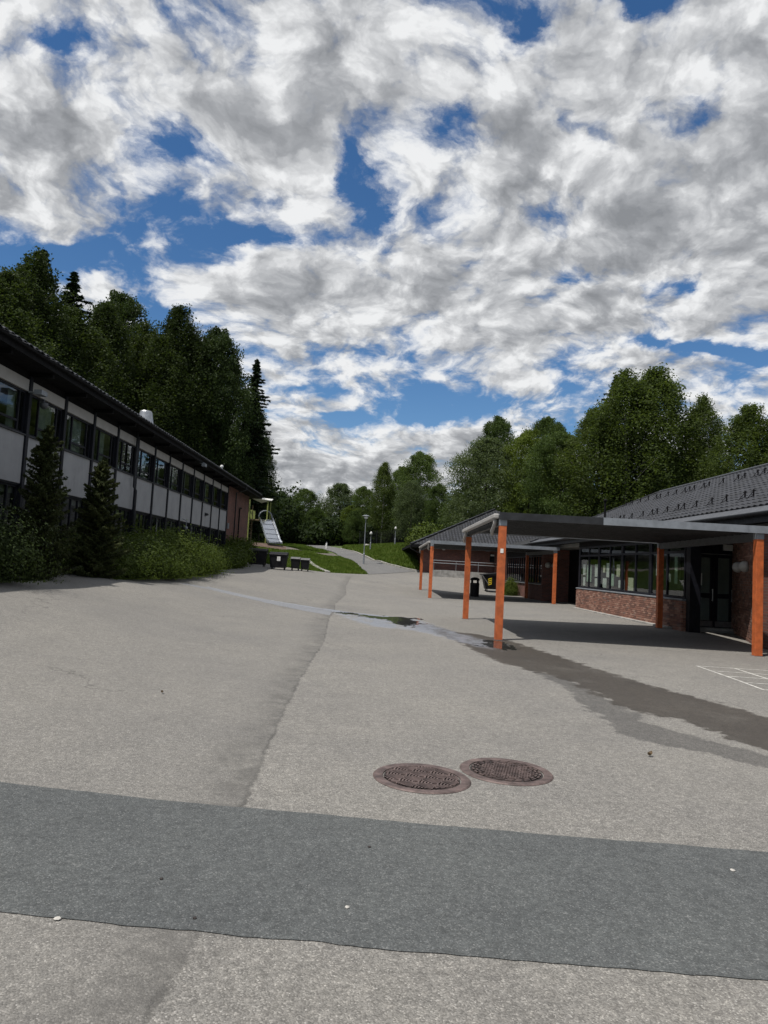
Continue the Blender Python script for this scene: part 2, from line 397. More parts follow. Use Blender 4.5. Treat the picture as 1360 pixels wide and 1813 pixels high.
def asphalt_mat(name, base, dark, lite, marks=False, blue=0.0):
    m, n, b = material(name)
    p = n.node('ShaderNodeNewGeometry').outputs['Position']
    big = n.noise(p, .35, 5, .6); mid = n.noise(p, 2.3, 6, .65); tiny = n.noise(p, 55, 4, .7)
    cell = n.node('ShaderNodeTexVoronoi'); n.put(cell.inputs['Vector'], p); n.put(cell.inputs['Scale'], 150.0)
    cs = n.node('ShaderNodeSeparateColor'); n.put(cs.inputs[0], cell.outputs['Color'])
    stone = n.ramp(cs.outputs[0], [(0, dark), (.30, dark), (.52, base), (.86, base), (.95, lite), (1, lite)])
    c = n.mix(n.step(tiny, .25, .75), stone, base)
    c = n.mix(.5, stone, c)
    c = n.mix(1.0, c, n.ramp(big, [(.28, (.86, .86, .87)), (.72, (1.1, 1.09, 1.06))]), 'MULTIPLY')
    c = n.mix(1.0, c, n.ramp(mid, [(.25, (.90, .90, .90)), (.75, (1.07, 1.07, 1.06))]), 'MULTIPLY')
    g1 = n.noise(p, 24, 3, .75); g2 = n.noise(p, 9, 4, .7)
    c = n.mix(1.0, c, n.ramp(g1, [(.28, (.74, .74, .745)), (.5, (1, 1, 1)), (.72, (1.26, 1.25, 1.24))]), 'MULTIPLY')
    c = n.mix(1.0, c, n.ramp(g2, [(.3, (.90, .90, .90)), (.7, (1.09, 1.09, 1.09))]), 'MULTIPLY')
    stn = n.noise(n.vm('ADD', p, (31, 7, 0)), .7, 7, .72)
    c = n.mix(n.m('MULTIPLY', n.step(stn, .56, .74), .22), c, tuple(q * .55 for q in base))
    # sparse pale stones in the mix
    fl = n.node('ShaderNodeTexVoronoi'); n.put(fl.inputs['Vector'], p); n.put(fl.inputs['Scale'], 46.0)
    c = n.mix(n.m('MULTIPLY', n.step(fl.outputs['Distance'], .22, .14), n.step(n.vor(p, 46.0), .62, .70)), c, tuple(min(1, q * 1.75) for q in base))
    # dark specks of gum and oil
    sp = n.node('ShaderNodeTexVoronoi'); n.put(sp.inputs['Vector'], p); n.put(sp.inputs['Scale'], 1.6)
    spd = n.m('ADD', sp.outputs['Distance'], n.m('MULTIPLY', tiny, .03))
    c = n.mix(n.step(spd, .035, .024), c, tuple(q * .4 for q in base))
    rough = n.step(tiny, .2, .8, .78, .95)
    hgt = n.m('ADD', n.m('MULTIPLY', cell.outputs['Distance'], -.8), n.m('MULTIPLY', tiny, .6))
    if marks:
        def at(nm):
            a = n.node('ShaderNodeAttribute', attribute_name=nm); return a.outputs['Fac']
        rag = n.m('ADD', n.m('MULTIPLY', n.m('SUBTRACT', n.noise(p, 3.2, 7, .68), .5), .75), n.m('MULTIPLY', n.m('SUBTRACT', n.noise(p, 30, 3, .6), .5), .08))
        wet = n.step(n.m('ADD', at('wet'), n.m('MULTIPLY', rag, 1.15)), .05, -.05)
        damp = n.step(n.m('ADD', at('damp'), n.m('MULTIPLY', rag, 1.0)), .05, -.03)
        film_sheen = n.step(n.m('ADD', at('film_sheen'), n.m('MULTIPLY', rag, 1.5)), .10, -.25)
        pud = n.step(n.m('ADD', at('pud'), n.m('MULTIPLY', n.m('ADD', rag, n.m('MULTIPLY', n.m('SUBTRACT', n.noise(n.vm('MULTIPLY', p, (1.0, .45, 1.0)), 1.7, 6, .65), .5), 2.4)), 1.0)), .05, -.10)
        # paving joint: left bay a little worn and darker towards the joint
        s = n.m('ADD', at('seam'), n.m('MULTIPLY', n.m('SUBTRACT', n.noise(p, 4.5, 7, .75), .5), .16))
        sa = n.m('ABSOLUTE', s)
        gap = n.m('MULTIPLY', n.step(sa, .030, .0), n.step(n.noise(p, 1.1, 4, .6), .36, .62, .08, .8))
        worn = n.m('MULTIPLY', n.m('MULTIPLY', n.step(s, -.55, -.02), n.step(s, .02, -.01)), n.step(n.noise(p, 3.4, 7, .75), .36, .64, .2, 1.0))
        leftbay = n.step(s, .02, -.02)
        c = n.mix(n.m('MULTIPLY', leftbay, .16), c, tuple(q * .72 for q in base))
        c = n.mix(n.m('MULTIPLY', worn, .75), c, tuple(q * .42 for q in base))
        c = n.mix(n.m('MULTIPLY', gap, .75), c, tuple(q * .26 for q in base))
        # hair cracks
        cv = n.node('ShaderNodeTexVoronoi', feature='DISTANCE_TO_EDGE'); 
        n.put(cv.inputs['Vector'], n.vm('ADD', p, n.vm('SCALE', n.noise(p, 1.5, 4, .6, out='Color'), scale=1.2))); n.put(cv.inputs['Scale'], .16)
        crk = n.m('MULTIPLY', n.step(cv.outputs['Distance'], .0045, .0008), n.step(n.noise(p, .5, 2), .48, .62))
        c = n.mix(n.m('MULTIPLY', crk, .55), c, tuple(q * .3 for q in base))
        wetc = n.mix(1.0, c, (.25, .222, .198), 'MULTIPLY')
        c = n.mix(n.m('MULTIPLY', damp, .9), c, n.mix(1.0, c, (.50, .50, .51), 'MULTIPLY'))
        wet = n.m('MULTIPLY', wet, n.step(n.noise(n.vm('MULTIPLY', p, (1.0, .5, 1.0)), 1.1, 6, .7), .26, .52, .78, 1.0))
        c = n.mix(n.m('MULTIPLY', wet, .95), c, wetc)
        film_sheen = n.m('MULTIPLY', film_sheen, n.step(n.noise(n.vm('MULTIPLY', p, (1.3, .6, 1.0)), 1.4, 7, .7), .34, .56, .25, 1.0))
        c = n.mix(n.m('MULTIPLY', film_sheen, .8), c, (.205, .218, .25))  # pale blue sky reflection on the wet film, put into the base colour
        c = n.mix(n.m('MULTIPLY', pud, .85), c, (.03, .03, .028))
        rough = n.mixf(n.m('MULTIPLY', damp, .5), rough, .62)
        rough = n.mixf(n.m('MULTIPLY', wet, .8), rough, .55)
        rough = n.mixf(film_sheen, rough, .34)
        rough = n.mixf(pud, rough, .03)
        n.put(b.inputs['Normal'], n.bump(n.m('SUBTRACT', hgt, n.m('MULTIPLY', gap, 1.5)), n.m('MULTIPLY', n.m('SUBTRACT', 1.0, n.m('MAXIMUM', n.m('MULTIPLY', film_sheen, .55), pud)), .55), .006))
    else:
        n.put(b.inputs['Normal'], n.bump(hgt, .55, .006))
    n.put(b.inputs['Base Color'], c); n.put(b.inputs['Roughness'], rough)
    n.put(b.inputs['Specular IOR Level'], n.mixf(film_sheen, .4, .9)) if marks else None
    if not marks: b.inputs['Specular IOR Level'].default_value = .4
    return m
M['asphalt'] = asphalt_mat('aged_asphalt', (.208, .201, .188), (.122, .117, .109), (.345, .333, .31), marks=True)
M['patch'] = asphalt_mat('newer_asphalt', (.088, .095, .097), (.060, .065, .066), (.165, .17, .17))
M['path'] = asphalt_mat('path_asphalt', (.15, .15, .15), (.09, .09, .09), (.26, .26, .26))
M['soil'] = plain('bare_soil', (.135, .118, .10), .95, .35, 1.5, bump=.6, bscale=14)
M['concrete'] = plain('concrete', (.33, .32, .30), .85, .18, 3, bump=.3, bscale=60, dirt=.5)
def grass_ground():
    m, n, b = material('lawn_soil')
    p = n.node('ShaderNodeNewGeometry').outputs['Position']
    c = n.ramp(n.noise(p, .8, 7, .65), [(.25, (.035, .055, .014)), (.5, (.06, .095, .02)), (.72, (.10, .125, .035))])
    n.put(b.inputs['Base Color'], c); b.inputs['Roughness'].default_value = .95
    n.put(b.inputs['Normal'], n.bump(n.noise(p, 18, 5, .7), .8, .06))
    return m
M['turf'] = grass_ground()

# the ground: one sheet to the horizon, grassed
ax = np.concatenate([[-1500, -600, -250, -120, -70], np.arange(-50, 50.1, 1.0), [70, 120, 250, 600, 1500]])
ay = np.concatenate([[-600, -200, -60, -20], np.arange(-8, 132.1, 1.0), [160, 250, 600, 1800]])
X, Y = np.meshgrid(ax, ay)
link('ground', grid_mesh('ground', X, Y, gz(X, Y) - .05, M['turf']), kind='structure')

# the asphalt yard, fine near the camera
def yard_back(x): return np.interp(x, [-10, -4.6, -3.2, 0, 3.7, 5, 16], [50.6, 50.8, 51.6, 54.8, 58, 58.4, 58.4])
xs = np.concatenate([np.arange(-10, -7, .5), np.arange(-7, 7, .11), np.arange(7, 16.1, .5)])
ts = np.concatenate([np.arange(-5, 24, .11), np.arange(24, 50, .4)])
X = np.broadcast_to(xs, (len(ts) + 14, len(xs))).copy()
Yb = yard_back(xs)
rows = [np.full(len(xs), t) for t in ts] + [50 + (Yb - 50) * k for k in np.linspace(0, 1, 14)]
Y = np.stack(rows)
Z = gz(X, Y)
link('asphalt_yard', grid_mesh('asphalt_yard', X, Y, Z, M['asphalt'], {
    'wet': poly_sd(X, Y, WET), 'damp': poly_sd(X, Y, DAMP), 'film_sheen': poly_sd(X, Y, FILM_SHEEN),
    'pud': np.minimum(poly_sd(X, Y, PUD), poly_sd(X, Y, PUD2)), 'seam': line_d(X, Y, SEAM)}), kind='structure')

def resample(pts, n):
    P = np.array(pts, float); d = np.concatenate([[0], np.cumsum(np.hypot(*np.diff(P, axis=0).T))])
    t = np.linspace(0, d[-1], n)
    return np.stack([np.interp(t, d, P[:, 0]), np.interp(t, d, P[:, 1])], 1)
def loft(name, A, B, n, k, lift, mat, kind='structure', rag=0.0):
    a, b = resample(A, n), resample(B, n)
    if rag:
        for q, sd in ((a, 1), (b, 2)):
            q += np.array([[mnoise.noise(Vector((x * 3, y * 3, sd))) * rag + mnoise.noise(Vector((x * 14, y * 14, sd + 5))) * rag * .5 for _ in (0, 1)] for x, y in q])
    t = np.linspace(0, 1, k)[None, :, None]
    P = a[:, None, :] * (1 - t) + b[:, None, :] * t
    X, Y = P[..., 0], P[..., 1]
    return link(name, grid_mesh(name, X, Y, gz(X, Y) + lift, mat), kind=kind)
# newer strip of asphalt across the yard
loft('asphalt_patch', [(-8, 5.0), (-2.25, 4.62), (2.46, 4.33), (8, 4.0), (15, 3.6)], [(-8, 3.55), (-1.45, 3.07), (1.68, 2.95), (8, 2.72), (15, 2.45)], 420, 14, .004, M['patch'], rag=.016)
# an older trench patch, worn smooth, its pale blue wet sheen put into the colour, running from the puddle towards the hedge
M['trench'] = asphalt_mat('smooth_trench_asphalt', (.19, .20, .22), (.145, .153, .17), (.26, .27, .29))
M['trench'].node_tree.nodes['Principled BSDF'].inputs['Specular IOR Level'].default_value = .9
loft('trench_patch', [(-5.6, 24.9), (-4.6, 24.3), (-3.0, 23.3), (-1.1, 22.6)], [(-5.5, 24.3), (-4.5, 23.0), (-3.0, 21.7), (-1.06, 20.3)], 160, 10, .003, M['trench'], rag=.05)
# the path going up the hill, its stone edge, the worn soil by the slide
loft('path', [(-.05, 54.7), (-1.6, 63), (-3.2, 72), (-5.8, 85), (-8.6, 94), (-15, 106)], [(3.85, 58.1), (2.4, 59.6), (1.05, 61.6), (-.35, 69.5), (-1.6, 75.2), (-3.9, 88), (-9, 106)], 60, 14, .02, M['path'], rag=.12)
loft('soil_path', [(-9.1, 58.6), (-7.2, 59.6), (-5.5, 63), (-2.9, 69.6)], [(-10.5, 64.5), (-8.6, 66.5), (-6.6, 69.5), (-3.9, 74)], 40, 12, .03, M['soil'], rag=.3)

def kerb_run(label, pts, w, h, seg, group=None):
    P = resample(pts, max(2, int(sum(math.hypot(b[0]-a[0], b[1]-a[1]) for a, b in zip(pts, pts[1:])) / seg) + 1))
    c = P[len(P) // 2]
    t = thing('kerb', (c[0], c[1], g(*c)), label, 'kerb')
    for a, b in zip(P[:-1], P[1:]):
        d = (b - a) / np.linalg.norm(b - a)
        b2 = b - d * .015
        dz = random.uniform(-.012, .012)
        MB().bar((a[0], a[1], g(*a) + h / 2 - .08 + dz), (b2[0], b2[1], g(*b2) + h / 2 - .08 + dz), w, h + .16).build('kerb_stone', M['concrete'], t, bevel=.01)
    return t
kerb_run('pale stone kerb along the right edge of the path up the hill', [(4.0, 58.25), (2.55, 59.8), (1.2, 61.8), (-.2, 69.5), (-1.45, 75.2), (-3.7, 87)], .16, .10, 1.0)
kerb_run('short pale stone kerb beside the bins, edging the lawn', [(-3.0, 51.6), (-4.0, 54.0), (-4.9, 57.0)], .35, .10, 1.0)

# painted court lines by the right canopy
M['line'] = plain('worn_line_paint', (.62, .61, .57), .7, .25, 14, bump=.2)
mk = MB()
def paint(a, b, w=.045):
    a, b = np.array(a, float), np.array(b, float); L = np.linalg.norm(b - a); k = max(2, int(L / .15))
    d = (b - a) / L; s = np.array([-d[1], d[0]]) * w / 2
    pts = [a + (b - a) * i / k for i in range(k + 1)]
    vs = []
    for q in pts:
        for e in (q + s, q - s): vs.append((e[0], e[1], g(*e) + .004))
    mk.add(vs, [(2 * i, 2 * i + 1, 2 * i + 3, 2 * i + 2) for i in range(k)])
for x in (6.33, 7.05, 7.77): paint((x, 13.62), (x - .22, 10.9))
for j in range(5):
    y = 13.6 - j * .67; x0 = 6.33 - .22 * j * .67 / 2.72
    for i in range(2): paint((x0 + .03 + .72 * i, y), (x0 + .69 + .72 * i, y))
mk.build('painted_marking', M['line'], kind='structure')

# ------------------------------------------------------------------ manhole covers
M['iron'] = plain('rusty_cast_iron', (.135, .098, .09), .62, .3, 9, metal=.25, bump=.5, bscale=180)
M['iron_dark'] = plain('cast_iron_plate', (.036, .028, .026), .7, .3, 20, metal=.2, bump=.6, bscale=150)
def arc_strip(mb, cx, cy, r, a0, a1, w, z0, z1, lim, n=10):
    vs = []
    ok = True
    for i in range(n + 1):
        a = a0 + (a1 - a0) * i / n
        for rr in (r - w / 2, r + w / 2):
            x, y = cx + rr * math.cos(a), cy + rr * math.sin(a)
            for z in (z0, z1): vs.append((x, y, z))
    fs = []
    for i in range(n):
        m = [(vs[4 * i][0] + vs[4 * i + 4][0]) / 2, (vs[4 * i][1] + vs[4 * i + 4][1]) / 2]
        if math.hypot(*m) > lim: continue
        o = 4 * i
        fs += [(o + 1, o + 3, o + 7, o + 5), (o, o + 1, o + 5, o + 4), (o + 2, o + 6, o + 7, o + 3)]
    mb.add(vs, fs)
def manhole(x, y, label, style, rz):
    t = thing('manhole_cover', (x, y, g(x, y)), label, 'manhole cover', 'manhole covers side by side in the asphalt', rz)
    e = .3
    nx, ny = (g(x + e, y) - g(x - e, y)) / (2 * e), (g(x, y + e) - g(x, y - e)) / (2 * e)
    q = Vector((0, 0, 1)).rotation_difference(Vector((-nx, -ny, 1)).normalized())
    t.rotation_mode = 'QUATERNION'; t.rotation_quaternion = q @ Matrix.Rotation(rz, 3, 'Z').to_quaternion()
    RO, RI = .365, .29
    fr = MB(); fr.lathe([(RI + .002, .002), (RI + .002, .009), (RI + .015, .011), (RO - .01, .011), (RO, .003)], n=56)
    fr.f = fr.f[:-2]
    link('frame', fr.mesh('frame', M['iron'], smooth=False), t)
    lid = MB(); lid.lathe([(RI - .006, .001), (RI - .006, .003), (.001, .003)], n=48)
    ld = link('lid', lid.mesh('lid', M['iron_dark']), t)
    rel = MB(); z0, z1 = .003, .0125
    if style == 'fans':
        for i in range(-3, 4):
            for j in range(-5, 5):
                cx, cy = (i + (.5 if j % 2 else 0)) * .22, j * .085
                if math.hypot(cx, cy) > .42: continue
                for k in range(5):
                    rr = .118 - k * .023
                    lo_ = math.asin(min(.98, .030 / rr)) if rr > .085 else .12
                    arc_strip(rel, cx, cy, rr, lo_, math.pi - lo_, .0115, z0, z1, RI - .014, 12)
    else:
        for k, r in enumerate((.262, .235)):
            for s in range(22):
                a = s / 22 * 2 * math.pi
                arc_strip(rel, 0, 0, r, a + (.07 if k else 0), a + .2 + (.07 if k else 0), .014, z0, z1, RI, 3)
        for i in range(-9, 10):
            for j in range(-9, 10):
                px, py = (i + .5 * (j % 2)) * .0235, j * .0235
                if math.hypot(px, py) < .212: rel.box((px - .0075, py - .0075, z0), (px + .0075, py + .0075, z1))
        for s in range(8):
            a = s / 8 * 2 * math.pi
            arc_strip(rel, .155 * math.cos(a), .155 * math.sin(a), .045, 0, 2 * math.pi, .010, z0, z1 + .001, RI, 14)
    link('relief', rel.mesh('relief', M['iron']), ld, kind='stuff')
manhole(.47, 5.40, 'rust brown manhole cover with curved fan ribs, the nearer one left', 'fans', .5)
manhole(1.16, 5.72, 'rust brown manhole cover with dotted grid and rings, the one farther right', 'grid', .2)

# small loose bits on the yard
M['pebble'] = plain('pale_stone', (.5, .48, .44), .8, .2, 30)
M['leaf_dry'] = plain('dry_leaf', (.16, .11, .06), .8, .3, 30)
def pebble(x, y, r, label, mat, flat=.5):
    bm = bmesh.new(); bmesh.ops.create_icosphere(bm, subdivisions=2, radius=r)
    for v in bm.verts:
        v.co *= 1 + .25 * mnoise.noise(v.co * (2 / r) + Vector((x, y, 0))); v.co.z *= flat
    me = bpy.data.meshes.new('pebble'); bm.to_mesh(me); bm.free(); me.materials.append(M[mat])
    link('pebble', me, None, loc=(x, y, g(x, y) + r * flat * .7 + .004), label=label, cat='pebble')
pebble(-.02, 3.33, .011, 'small white pebble lying mid way on the dark asphalt strip', 'pebble')
pebble(-1.20, 3.05, .014, 'flat pale chip at the near edge of the dark asphalt strip, far left', 'pebble', .3)
pebble(-.9, 3.48, .009, 'tiny black stone on the left part of the dark asphalt strip', 'iron_dark')
pebble(-.66, 3.14, .009, 'tiny black stone at the near edge of the dark strip, by the paving joint', 'iron_dark')
pebble(.08, 4.04, .009, 'tiny dark stone towards the far edge of the dark asphalt strip', 'iron_dark')
pebble(2.09, 4.02, .014, 'grey white pebble on the right end of the dark asphalt strip', 'pebble', .4)
def dead_leaf(x, y, s, rz, label):
    mb = MB()
    for i in range(4):
        a, b = i / 4, (i + 1) / 4
        w = lambda t: .5 * math.sin(math.pi * min(1, t * .9 + .05))
        z = lambda t: .15 + .5 * abs(t - .5)
        mb.add([(a - .5, -w(a) * .6, z(a) + .2), (b - .5, -w(b) * .6, z(b) + .2), (b - .5, 0, z(b) - .1), (a - .5, 0, z(a) - .1)], [(0, 1, 2, 3)])
        mb.add([(a - .5, w(a) * .6, z(a) + .25), (b - .5, w(b) * .6, z(b) + .25), (b - .5, 0, z(b) - .1), (a - .5, 0, z(a) - .1)], [(0, 1, 2, 3)])
    mb.v = [(x_ * s, y_ * s, z_ * s) for x_, y_, z_ in mb.v]
    link('dead_leaf', mb.mesh('dead_leaf', M['leaf_dry']), None, loc=(x, y, g(x, y) + .004), rot=(0, 0, rz), label=label, cat='leaf')
dead_leaf(2.6, 6.47, .07, .6, 'curled brown leaf on the asphalt below the wet streak')
dead_leaf(-2.1, 7.6, .05, 2.1, 'curled brown leaf alone on the left part of the yard')

# ------------------------------------------------------------------ building materials
M['black_wood'] = plain('black_stained_wood', (.006, .006, .007), .8, .3, 5, bump=.25, bscale=40, spec=.15)
M['blue_black'] = plain('blue_black_paint', (.008, .009, .015), .6, .25, 8, spec=.25)
M['panel'] = plain('pale_cement_board', (.30, .305, .315), .75, .06, 1.6, bump=.12, bscale=90, dirt=.18)
M['trim'] = plain('cream_trim_board', (.37, .36, .345), .65, .06, 3)
M['roof_dark'] = plain('dark_roof_covering', (.018, .019, .021), .85, .3, 4, bump=.3, bscale=30)
M['steel'] = plain('galvanised_steel', (.42, .43, .44), .38, .12, 10, metal=.85)
M['grey_metal'] = plain('grey_painted_metal', (.22, .24, .265), .5, .10, 5, dirt=.3)
M['dark_metal'] = plain('dark_grey_metal', (.032, .034, .038), .55, .2, 5, spec=.3)
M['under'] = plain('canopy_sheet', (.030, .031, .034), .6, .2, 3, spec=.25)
M['orange'] = plain('orange_paint', (.52, .125, .034), .55, .16, 7, bump=.15, bscale=60, dirt=.35)
M['lamp_shell'] = plain('opal_lamp_shell', (.42, .41, .39), .4, .06, 6)
M['flashing'] = plain('slate_grey_flashing', (.075, .08, .09), .55, .12, 5)
M['white_paint'] = plain('white_paint', (.75, .75, .73), .5, .06, 6)
M['paper'] = plain('paper', (.78, .77, .73), .8, .05, 20)
M['interior'] = plain('interior_plaster', (.19, .19, .18), .8, .1, 1.2)
M['curtain'] = plain('curtain_cloth', (.22, .25, .24), .9, .2, 3)
M['mortar'] = plain('mortar', (.27, .235, .21), .95, .25, 20, bump=.5, bscale=80)
def glass_mat():
    m, n, b = material('window_glass')
    nt = m.node_tree; nt.nodes.remove(b)
    out = [q for q in nt.nodes if q.type == 'OUTPUT_MATERIAL'][0]
    p = n.node('ShaderNodeNewGeometry').outputs['Position']
    nb = n.bump(n.noise(p, .9, 2), .035, .05)
    fr = n.node('ShaderNodeFresnel'); fr.inputs[0].default_value = 1.7; n.put(fr.inputs['Normal'], nb)
    tr = n.node('ShaderNodeBsdfTransparent'); tr.inputs[0].default_value = (.80, .84, .82, 1)
    gl = n.node('ShaderNodeBsdfGlossy'); gl.inputs['Roughness'].default_value = .015; gl.inputs[0].default_value = (.9, .93, .95, 1); n.put(gl.inputs['Normal'], nb)
    mx = n.node('ShaderNodeMixShader'); n.put(mx.inputs[0], n.m('MULTIPLY', fr.outputs[0], n.m('SUBTRACT', 1.0, n.node('ShaderNodeNewGeometry').outputs['Backfacing'])))
    nt.links.new(tr.outputs[0], mx.inputs[1]); nt.links.new(gl.outputs[0], mx.inputs[2]); nt.links.new(mx.outputs[0], out.inputs[0])
    return m
M['glass'] = glass_mat()
def brick_piece_mat():
    m, n, b = material('fired_brick')
    geo = n.node('ShaderNodeNewGeometry'); p = geo.outputs['Position']
    r = n.m('FRACT', n.m('ADD', n.node('ShaderNodeObjectInfo').outputs['Random'], geo.outputs['Random Per Island']))
    c = n.ramp(r, [(0, (.14, .075, .058)), (.35, (.24, .115, .082)), (.7, (.31, .16, .115)), (.9, (.38, .235, .18)), (1, (.15, .10, .085))])
    c = n.mix(1.0, c, n.ramp(n.noise(p, 35, 5, .7), [(.25, (.7, .7, .7)), (.75, (1.15, 1.12, 1.1))]), 'MULTIPLY')
    n.put(b.inputs['Base Color'], c); b.inputs['Roughness'].default_value = .9
    n.put(b.inputs['Normal'], n.bump(n.noise(p, 70, 4, .7), .5, .006))
    return m
M['brick'] = brick_piece_mat()
def brick_far_mat(name, rot):
    m, n, b = material(name)
    p = n.node('ShaderNodeNewGeometry').outputs['Position']
    s = n.node('ShaderNodeSeparateXYZ'); n.put(s.inputs[0], p)
    c3 = n.node('ShaderNodeCombineXYZ'); n.put(c3.inputs[0], s.outputs[1] if rot else s.outputs[0]); n.put(c3.inputs[1], s.outputs[2])
    bt = n.node('ShaderNodeTexBrick'); n.put(bt.inputs['Vector'], c3.outputs[0])
    for k, v in (('Scale', 1.0), ('Mortar Size', .008), ('Brick Width', .25), ('Row Height', .075), ('Color1', (.19, .07, .05, 1)), ('Color2', (.11, .046, .038, 1)), ('Mortar', (.13, .11, .10, 1))):
        bt.inputs[k].default_value = v
    c = n.mix(1.0, bt.outputs['Color'], n.ramp(n.noise(p, 1.3, 6, .65), [(.3, (.75, .75, .75)), (.7, (1.15, 1.12, 1.1))]), 'MULTIPLY')
    n.put(b.inputs['Base Color'], c); b.inputs['Roughness'].default_value = .9
    n.put(b.inputs['Normal'], n.bump(n.m('SUBTRACT', 1.0, bt.outputs['Fac']), .5, .008))
    return m
M['brick_x'] = brick_far_mat('brick_wall_facing_side', True)
M['brick_y'] = brick_far_mat('brick_wall_facing_front', False)
def tile_mat():
    m, n, b = material('glazed_roof_tile')
    geo = n.node('ShaderNodeNewGeometry'); p = geo.outputs['Position']
    r = n.m('FRACT', n.m('ADD', n.node('ShaderNodeObjectInfo').outputs['Random'], geo.outputs['Random Per Island']))
    c = n.ramp(r, [(0, (.016, .017, .020)), (1, (.032, .034, .041))])
    c = n.mix(n.m('MULTIPLY', n.step(n.noise(p, 2.5, 6, .7), .5, .75), .3), c, (.06, .06, .058))
    n.put(b.inputs['Base Color'], c); n.put(b.inputs['Roughness'], n.step(n.noise(p, 6, 4), .3, .7, .45, .62))
    return m
M['tile'] = tile_mat()

# ------------------------------------------------------------------ left: two-storey building
FX = -9.3
LB = thing('school_building', (-14, 30, .8), 'long two storey building with black posts, white panels and window bands, brick far end', 'building')
MB().box((-21, 7.75, 2.92), (FX - .12, 45.2, 3.14)).box((-21, 7.75, 5.98), (FX - .12, 45.2, 6.25)).box((-12.9, 7.75, .2), (-12.7, 45.2, 6.0)).box((-21, 7.55, .2), (FX - .1, 7.75, 6.25)).build('wall', M['interior'], LB)
MB().box((-21, 45.22, .2), (FX - .02, 53.4, 6.30)).build('brick_wall', M['brick_x'], LB)
# roof: front eave, ridge, back eave
EX = -8.6
MB().prism([(EX, 6.30), (EX, 6.44), (-15.2, 9.05), (-21.8, 6.44), (-21.8, 6.30), (-15.2, 8.85)], 6.5, 'y', 54.75).build('roof', M['roof_dark'], LB)
LROOF = [o for o in LB.children if o.name.startswith('roof')][0]
MB().box((FX - .3, 6.6, 6.16), (EX + .04, 54.7, 6.24)).build('soffit', M['black_wood'], LB)
MB().box((EX + .0, 6.5, 6.20), (EX + .035, 54.76, 6.43)).build('fascia', M['black_wood'], LB)
MB().box((FX - .06, 7.75, 5.955), (FX + .02, 45.2, 6.16)).build('lintel_board', M['black_wood'], LB)
mb = MB()
for i, t in enumerate(np.linspace(0, math.pi, 7)[:-1]):
    pass
gut = MB(); prof = [(math.cos(a) * .045, math.sin(a) * .06) for a in np.linspace(math.pi, 2 * math.pi, 7)]
gut.prism([(EX + .095 + a, 6.36 + b) for a, b in prof], 6.6, 'y', 54.7).build('gutter', M['black_wood'], LB)
# the row of tiles at the eave
tl = MB(); P = [(0, 0), (.05, .035), (.12, .045), (.19, .02), (.26, .0), (.30, .008)]
tl.v = [(.03, y, z) for y, z in P] + [(-.38, y, z + .15) for y, z in P] + [(.03, y, z - .022) for y, z in P]
k = len(P)
tl.f = [(i, i + 1, k + i + 1, k + i) for i in range(k - 1)] + [(i, 2 * k + i, 2 * k + i + 1, i + 1) for i in range(k - 1)]
tme = tl.mesh('roof_tile', M['tile'])
for i in range(160):
    link('roof_tile', tme, LROOF, loc=(EX + .02, 6.6 + i * .30, 6.455 + random.uniform(-.004, .006)))

post_me = MB().box((0, -.075, 0), (.11, .075, 3.9)).mesh('facade_post', M['blue_black'], bevel=.008)
panel_me = MB().box((-.06, .085, 0), (.045, 2.115, 1.27)).mesh('wall_panel', M['panel'], bevel=.006)
trim_me = MB().box((-.06, .085, 0), (.055, 2.115, .31)).mesh('trim_panel', M['trim'], bevel=.006)
def frame_mesh(w, h, bars_v, bars_h, d=.07, t=.055):
    """window frame in the y-z plane, facing +x; bars_v = y of mullions, bars_h = (y0, y1, z)"""
    m = MB(); m.box((-d, 0, 0), (0, t, h)); m.box((-d, w - t, 0), (0, w, h)); m.box((-d, t, 0), (0, w - t, t)); m.box((-d, t, h - t), (0, w - t, h))
    for y in bars_v: m.box((-d + .004, y - t / 2, t), (-.004, y + t / 2, h - t))
    for y0, y1, z in bars_h: m.box((-d + .008, y0, z - t / 2), (-.008, y1, z + t / 2))
    return m.mesh('window', M['blue_black'])
WU, HU = 2.03, 1.13
win_me = frame_mesh(WU, HU, [.62, 1.72], [(.65, 1.69, .30)])
def pane_me(y0, y1, z0, z1): return MB().box((-.045, y0, z0), (-.033, y1, z1)).mesh('pane', M['glass'])
p_a, p_b, p_c, p_d = pane_me(.055, .5925, .055, HU - .055), pane_me(.6475, 1.6925, .3275, HU - .055), pane_me(.6475, 1.6925, .055, .2725), pane_me(1.7475, WU - .055, .055, HU - .055)
low_me = frame_mesh(2.03, 1.98, [.5, 1.05, 1.55], [(.055, .4725, 1.3)])
lp = [pane_me(a, b, .055, 1.925) for a, b in ((.055, .4725), (.5275, 1.0225), (1.0775, 1.5225), (1.5775, 1.975))]
sill_me = MB().box((-.03, .08, 0), (.09, 2.12, .035)).mesh('sill', M['dark_metal'])
def curtain_mesh(w, h):
    m = MB(); n = 14
    for i in range(n):
        a, b = i / n * w, (i + 1) / n * w
        m.quad((.03 * (i % 2), a, 0), (.03 * ((i + 1) % 2), b, 0), (.03 * ((i + 1) % 2), b, h), (.03 * (i % 2), a, h))
    return m.mesh('curtain', M['curtain'])
cur_a, cur_b = curtain_mesh(.55, 1.1), curtain_mesh(.34, 1.1)
raf_me = MB().box((0, -.045, 0), (.62, .045, .11)).mesh('rafter', M['black_wood'])
